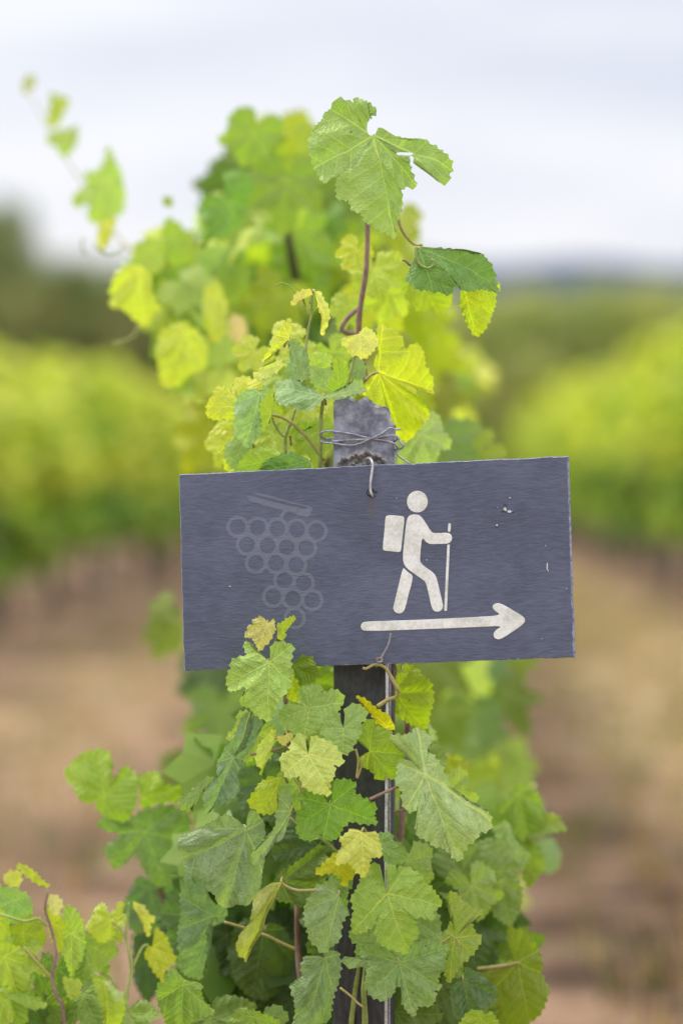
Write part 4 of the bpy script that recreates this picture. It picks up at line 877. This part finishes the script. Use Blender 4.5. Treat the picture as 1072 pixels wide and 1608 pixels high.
for (x, y, s, a, D, c) in [(30, 1500, 50, 10, 2.66, (156, 186, 66)), (90, 1530, 50, 0, 2.72, (112, 150, 66)), (140, 1500, 55, 20, 2.70, (146, 180, 78)), (10, 1560, 60, -10, 2.66, (136, 172, 60)), (70, 1585, 50, 10, 2.72, (120, 156, 62)),
                           (130, 1570, 60, -20, 2.72, (120, 156, 66)), (200, 1600, 60, 20, 2.70, (126, 162, 70)), (165, 1450, 42, 30, 2.68, (168, 192, 70))]:
    param(v3, x, y - 8, s, a, D, c, fr_, bloom=.15)
stem(v3, 'H', '545 1700 540 1400 540 1250 535 1150 550 1060 545 1000 530 920 535 850 542 770', D3, 3.6, M_SHOOT, 'shoot', 1.8)
stem(v3, 'H', '550 1060 570 1020 600 960 625 950', D3, 1.8, M_SHOOT, 'shoot'); stem(v3, 'H', '527 925 505 880 470 852', D3, 1.6, M_SHOOT, 'shoot'); stem(v3, 'H', '545 1000 560 920 575 905', D3, 1, M_SHOOT, 'tendril')
stem(v3, 'H', '265 1700 268 1250 240 1170 220 1090 235 980 215 880 190 800 200 720', D3 + .03, 3.6, M_CANE, 'cane', 2); stem(v3, 'H', '220 1090 180 1050 145 1010 100 960', D3 + .03, 2, M_PET, 'shoot'); stem(v3, 'H', '195 870 160 840 100 850 0 820', D3 + .03, 2, M_SHOOT, 'shoot')
stem(v3, 'H', '490 1130 470 1090 450 1070', D3, 2, M_SHOOT, 'shoot')
V_, F_ = tube([Vector((b3.x, b3.y, ground_z(b3.x, b3.y) - .05)), Vector((b3.x + .02, b3.y - .1, ground_z(b3.x, b3.y) + .1)), P(100, 1764, D3 + .02)], .014, .004, 8, 6, .3, 8)
mesh_obj('trunk', V_, F_, M_BARK, v3)

# ============================================================ foliage masses for vines and trees farther off
def leafmass(seed, n, size, shape, cols, low=True):
    "n small lobed leaves as one mesh; shape(rr) gives position and outward direction"
    rr = random.Random(seed); V, Fc, CL = [], [], []
    ctl = [(-160, .5), (-105, .75), (-80, .58), (-52, .9), (-28, .62), (0, 1), (28, .62), (52, .9), (80, .58), (105, .75), (160, .5)]
    for _ in range(n):
        p, outw, cc = shape(rr)
        s = size * rr.uniform(.6, 1.25)
        nrm = (outw + Vector((rr.gauss(0, .55), rr.gauss(0, .55), rr.gauss(.35, .5)))).normalized()
        t = nrm.cross(Vector((rr.gauss(0, 1), rr.gauss(0, 1), rr.gauss(0, .4)))).normalized()
        d = (t.cross(nrm) + Vector((0, 0, -.6))).normalized(); t = d.cross(nrm).normalized(); nn = t.cross(d)
        b = len(V); V.append(p)
        for a, r in ctl:
            x, y = r * math.sin(R(a)) * s, r * math.cos(R(a)) * s
            V.append(p + t * x + d * y - nn * (abs(x) * .25 + y * y / s * .2))
        for i in range(1, len(ctl)): Fc.append((b, b + i, b + i + 1))
        c = lin(C8(cc if cc else rr.choice(cols))); k = rr.uniform(.8, 1.2)
        CL += [(c[0] * k, c[1] * k, c[2] * k, 1)] * (len(ctl) + 1)
    return V, Fc, CL
def with_tint(o, CL):
    at = o.data.attributes.new('tint', 'FLOAT_COLOR', 'POINT'); at.data.foreach_set('color', np.array(CL, dtype=np.float32).ravel()); return o
def vine_shape(h, wx, wy, z0):
    cl = []
    def f(rr):
        if not cl:
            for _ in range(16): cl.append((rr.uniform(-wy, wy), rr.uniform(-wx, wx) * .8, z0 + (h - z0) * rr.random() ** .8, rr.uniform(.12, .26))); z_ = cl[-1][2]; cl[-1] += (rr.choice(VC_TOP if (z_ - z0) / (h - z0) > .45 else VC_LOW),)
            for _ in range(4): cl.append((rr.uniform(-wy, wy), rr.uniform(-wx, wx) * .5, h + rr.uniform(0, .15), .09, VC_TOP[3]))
        c = rr.choice(cl); d = Vector((rr.gauss(0, 1), rr.gauss(0, 1), rr.gauss(0, 1))).normalized()
        p = Vector((c[1], c[0], c[2])) + d * c[3] * rr.uniform(.5, 1)
        t = (p.z - z0) / (h - z0)
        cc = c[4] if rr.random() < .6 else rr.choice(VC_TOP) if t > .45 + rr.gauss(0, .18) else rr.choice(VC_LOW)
        return p, Vector((p.x * 3, p.y * .5, .2)) * .7 + d * .6, cc
    return f
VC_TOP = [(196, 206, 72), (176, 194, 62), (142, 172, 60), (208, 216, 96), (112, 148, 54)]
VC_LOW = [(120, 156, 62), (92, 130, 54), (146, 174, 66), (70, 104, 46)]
def inside(regions, size_xy):
    def f(q):
        x0, x1, y0, y1, d0, d1 = q.choice(regions)
        x, y = q.uniform(x0, x1), q.uniform(y0, y1)
        p = P(x, y, q.uniform(d0, d1)); return p, (-FW * .8 + Vector((q.gauss(0, .4), 0, .3))), None
    return f
V, Fc, CL = leafmass(61, 300, .062, inside([(300, 760, 1250, 1750, 2.98, 3.35), (300, 600, 1180, 1500, 2.95, 3.3), (400, 540, 1090, 1300, 2.95, 3.2), (620, 800, 1330, 1700, 3.0, 3.4), (300, 420, 1400, 1750, 3.0, 3.3)], 0), [(112, 146, 62), (92, 126, 54), (126, 160, 70), (78, 110, 48)])
with_tint(mesh_obj('foliage', V, Fc, M_FOL, v1, smooth=False), CL)
V, Fc, CL = leafmass(62, 260, .06, inside([(400, 640, 330, 720, 3.5, 4.2), (380, 640, 420, 800, 3.5, 4.3), (420, 600, 240, 500, 3.6, 4.1), (330, 800, 1060, 1400, 3.9, 4.6), (380, 780, 1200, 1700, 3.7, 4.6)], 0), [(160, 184, 70), (130, 160, 66), (104, 142, 64), (176, 196, 70)])
V2, F2, C2 = leafmass(63, 46, .052, inside([(290, 380, 420, 640, 3.3, 3.7), (250, 340, 480, 600, 3.35, 3.7), (210, 300, 370, 470, 3.45, 3.8), (320, 380, 320, 420, 3.4, 3.8)], 0), [(184, 204, 90), (160, 190, 84), (140, 172, 80)])
Fc = Fc + [tuple(i + len(V) for i in f) for f in F2]; V = V + V2; CL = CL + C2
with_tint(mesh_obj('foliage', V, Fc, M_FOL, v2, smooth=False), CL)
def vine_proto(seed, h, wx):
    root = bpy.data.objects.new('grapevine', None); C.objects.link(root)
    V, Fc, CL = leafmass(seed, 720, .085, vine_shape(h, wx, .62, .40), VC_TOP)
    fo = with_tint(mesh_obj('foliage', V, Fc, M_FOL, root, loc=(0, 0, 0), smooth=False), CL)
    v, f = tube([Vector((0, 0, -.1)), Vector((.03, .02, .3)), Vector((-.02, .05, .6)), Vector((.05, .1, .9))], .035, .02, 8, 5, .4, seed)
    parts = [(v, f)]
    for k in (-1, 1): parts.append(tube([Vector((0, .03, .6)), Vector((.02, k * .25, .72)), Vector((0, k * .55, .76))], .018, .01, 6, 5, .3, seed + k))
    v, f = join(parts); mesh_obj('trunk', v, f, M_BARK, root, loc=(0, 0, 0))
    return root
PR = [vine_proto(100 + i, hh, ww) for i, (hh, ww) in enumerate([(1.85, .26), (2.0, .28), (1.75, .30), (1.92, .25)])]
used = set()
def copy_vine(proto, loc, rz, sc, label, group):
    if proto in used:
        r = proto.copy(); C.objects.link(r)
        for ch in list(proto.children):
            c = ch.copy(); C.objects.link(c); c.parent = r
    else: used.add(proto); r = proto
    r.location = loc; r.rotation_euler = (0, 0, rz); r.scale = (sc[0], sc[1], sc[2])
    return tag(r, label=label, cat='grapevine', group=group)
rr = random.Random(31)
LX, RX, CX = -2.72, 2.62, 0.02
def row(x, y0, y1, stp, hs, label, group, wide=1.0, near=None):
    y = y0; k = 0
    while y < y1:
        lb = label if k > 1 or near is None else near[k]
        copy_vine(PR[rr.randrange(4)], (x + rr.uniform(-.08, .08), y, ground_z(x, y)), rr.choice((0, math.pi)) + rr.uniform(-.15, .15), (wide * rr.uniform(.9, 1.15), rr.uniform(.95, 1.1), hs * (1 + .007 * k) * rr.uniform(.92, 1.08)), lb, group)
        y += stp * rr.uniform(.92, 1.08); k += 1
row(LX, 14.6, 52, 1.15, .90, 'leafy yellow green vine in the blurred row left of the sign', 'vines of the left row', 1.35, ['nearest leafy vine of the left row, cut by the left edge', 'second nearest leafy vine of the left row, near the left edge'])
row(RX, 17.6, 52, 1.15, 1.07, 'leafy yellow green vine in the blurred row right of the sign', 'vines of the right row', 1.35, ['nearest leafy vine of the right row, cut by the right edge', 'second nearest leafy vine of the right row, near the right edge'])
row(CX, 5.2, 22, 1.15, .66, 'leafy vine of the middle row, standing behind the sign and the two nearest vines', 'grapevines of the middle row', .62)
# trellis posts of the side rows
def tpost(x, y, first=[None]):
    if first[0] is None:
        v, f = tube([Vector((0, 0, -.2)), Vector((.003, 0, .5)), Vector((0, .004, 1.2)), Vector((.004, 0, 1.72))], .042, .036, 10, 3, .05)
        o = mesh_obj('trellis_post', v, f, M_WPOST, loc=(0, 0, 0)); first[0] = o
    else: o = first[0].copy(); C.objects.link(o)
    o.location = (x, y, ground_z(x, y)); return o
for k in range(6): tag(tpost(LX + .02, 15.2 + k * 5.8), label='weathered wooden trellis post among the vines of the left row', cat='post', group='trellis posts of the left row')
for k in range(6): tag(tpost(RX - .02, 18.3 + k * 5.8), label='weathered wooden trellis post among the vines of the right row', cat='post', group='trellis posts of the right row')

# ------------------------------------------------------------ wood beyond the vineyard
def tree_proto(seed, h, w, cols):
    root = bpy.data.objects.new('broadleaf_tree', None); C.objects.link(root)
    q = random.Random(seed); cl = []
    for _ in range(26):
        z = q.uniform(.16, .95) * h; k = math.sin(min(1, max(.05, (z / h - .05))) * math.pi * .92) ** .6
        a = q.uniform(0, 6.28); rd = w * k * q.uniform(.3, .85)
        cl.append((Vector((rd * math.cos(a), rd * math.sin(a), z)), w * q.uniform(.2, .4), q.choice(cols)))
    def f(r2):
        c = r2.choice(cl); d = Vector((r2.gauss(0, 1), r2.gauss(0, 1), r2.gauss(0, .8))).normalized()
        return c[0] + d * c[1] * r2.uniform(.5, 1.05), d, c[2]
    V, Fc, CL = leafmass(seed, 2200, .17, f, cols)
    with_tint(mesh_obj('crown', V, Fc, M_TREE, root, loc=(0, 0, 0), smooth=False), CL)
    parts = [tube([Vector((0, 0, -.3)), Vector((.05, 0, h * .3)), Vector((-.05, .1, h * .75))], .2, .05, 9, 4, .2, seed)]
    for k in range(6):
        a = k * 1.05; parts.append(tube([Vector((0, 0, h * (.2 + .07 * k))), Vector((w * .3 * math.cos(a), w * .3 * math.sin(a), h * (.32 + .07 * k))), Vector((w * .6 * math.cos(a), w * .6 * math.sin(a), h * (.42 + .08 * k)))], .07, .02, 6, 3, .2, k))
    v, f_ = join(parts); mesh_obj('trunk', v, f_, M_BARK, root, loc=(0, 0, 0)); return root
TC1 = [(116, 130, 74), (98, 116, 66), (138, 138, 86), (88, 108, 62)]; TC2 = [(150, 164, 92), (132, 152, 80), (160, 168, 98), (116, 138, 74)]
TP = {0: tree_proto(501, 8., 2.6, TC1), 1: tree_proto(502, 7., 2.8, TC1), 2: tree_proto(503, 6.2, 2.8, TC2), 3: tree_proto(504, 6.6, 3., TC2)}
used_t = set()
def tree(k, px_, D, top, label, group):
    p = P(px_, 480, D); gz = ground_z(p.x, p.y); h0 = {0: 8., 1: 7., 2: 6.2, 3: 6.6}[k]
    ztop = P(px_, top, D).z; s = (ztop - gz) / h0
    proto = TP[k]
    if k in used_t:
        r = proto.copy(); C.objects.link(r)
        for ch in list(proto.children): c = ch.copy(); C.objects.link(c); c.parent = r
    else: used_t.add(k); r = proto
    r.location = (p.x, p.y, gz); r.rotation_euler = (0, 0, rr.uniform(0, 6.28)); r.scale = (1., 1., s)
    tag(r, label=label, cat='tree', group=group)
for (x, D, t) in [(-60, 76, 320), (-5, 72, 345), (60, 78, 395), (130, 74, 415), (200, 80, 405), (270, 77, 400), (330, 82, 415), (400, 80, 425), (-30, 90, 330), (90, 92, 395), (180, 94, 410), (260, 95, 400), (340, 92, 410), (480, 84, 430), (560, 88, 435), (640, 84, 440)]:
    tree(rr.choice((0, 1)), x, D, t, 'tallest dark tree of the wood, at the left edge above the vine row' if x == -5 else 'dark green tree at the edge of the wood, far behind the left row', 'trees behind the left row')
for (x, D, t) in [(720, 86, 472), (790, 78, 466), (860, 82, 462), (930, 78, 452), (1000, 84, 455), (1070, 80, 462), (1140, 84, 465), (760, 98, 468), (830, 100, 462), (900, 98, 456), (970, 100, 450), (1040, 98, 460), (1110, 99, 462)]:
    tree(rr.choice((2, 3)), x, D, t, 'olive green tree at the edge of the wood, far behind the right row', 'trees behind the right row')

# ------------------------------------------------------------ dry grass on the paths
gq = random.Random(9); V, Fc, CL = [], [], []
for _ in range(5200):
    y = 3.8 + 26 * gq.random() ** 1.7; side = gq.choice((-1, 1, 1))
    x = (1.3 if side > 0 else -1.4) + gq.gauss(0, .55)
    if abs(x) < .35: continue
    z = ground_z(x, y)
    c = lin(gq.choice([(196, 166, 104), (166, 134, 82), (130, 140, 70), (206, 178, 120), (108, 124, 62)]))
    for _b in range(4):
        a = gq.uniform(0, 6.28); h = gq.uniform(.03, .11); b = len(V); bx, by = x + gq.gauss(0, .02), y + gq.gauss(0, .02); w_ = .005
        ln = gq.uniform(.01, .06)
        V += [(bx - w_ * math.sin(a), by + w_ * math.cos(a), z - .02), (bx + w_ * math.sin(a), by - w_ * math.cos(a), z - .02), (bx + ln * math.cos(a), by + ln * math.sin(a), z + h)]
        Fc.append((b, b + 1, b + 2)); CL += [(c[0] * .8, c[1] * .8, c[2] * .8, 1)] * 3
tag(with_tint(mesh_obj('dry_grass', V, Fc, M_GRASS, loc=(0, 0, 0), smooth=False), CL), kind='stuff', label='short dry grass blades scattered on the paths between the rows', cat='grass')
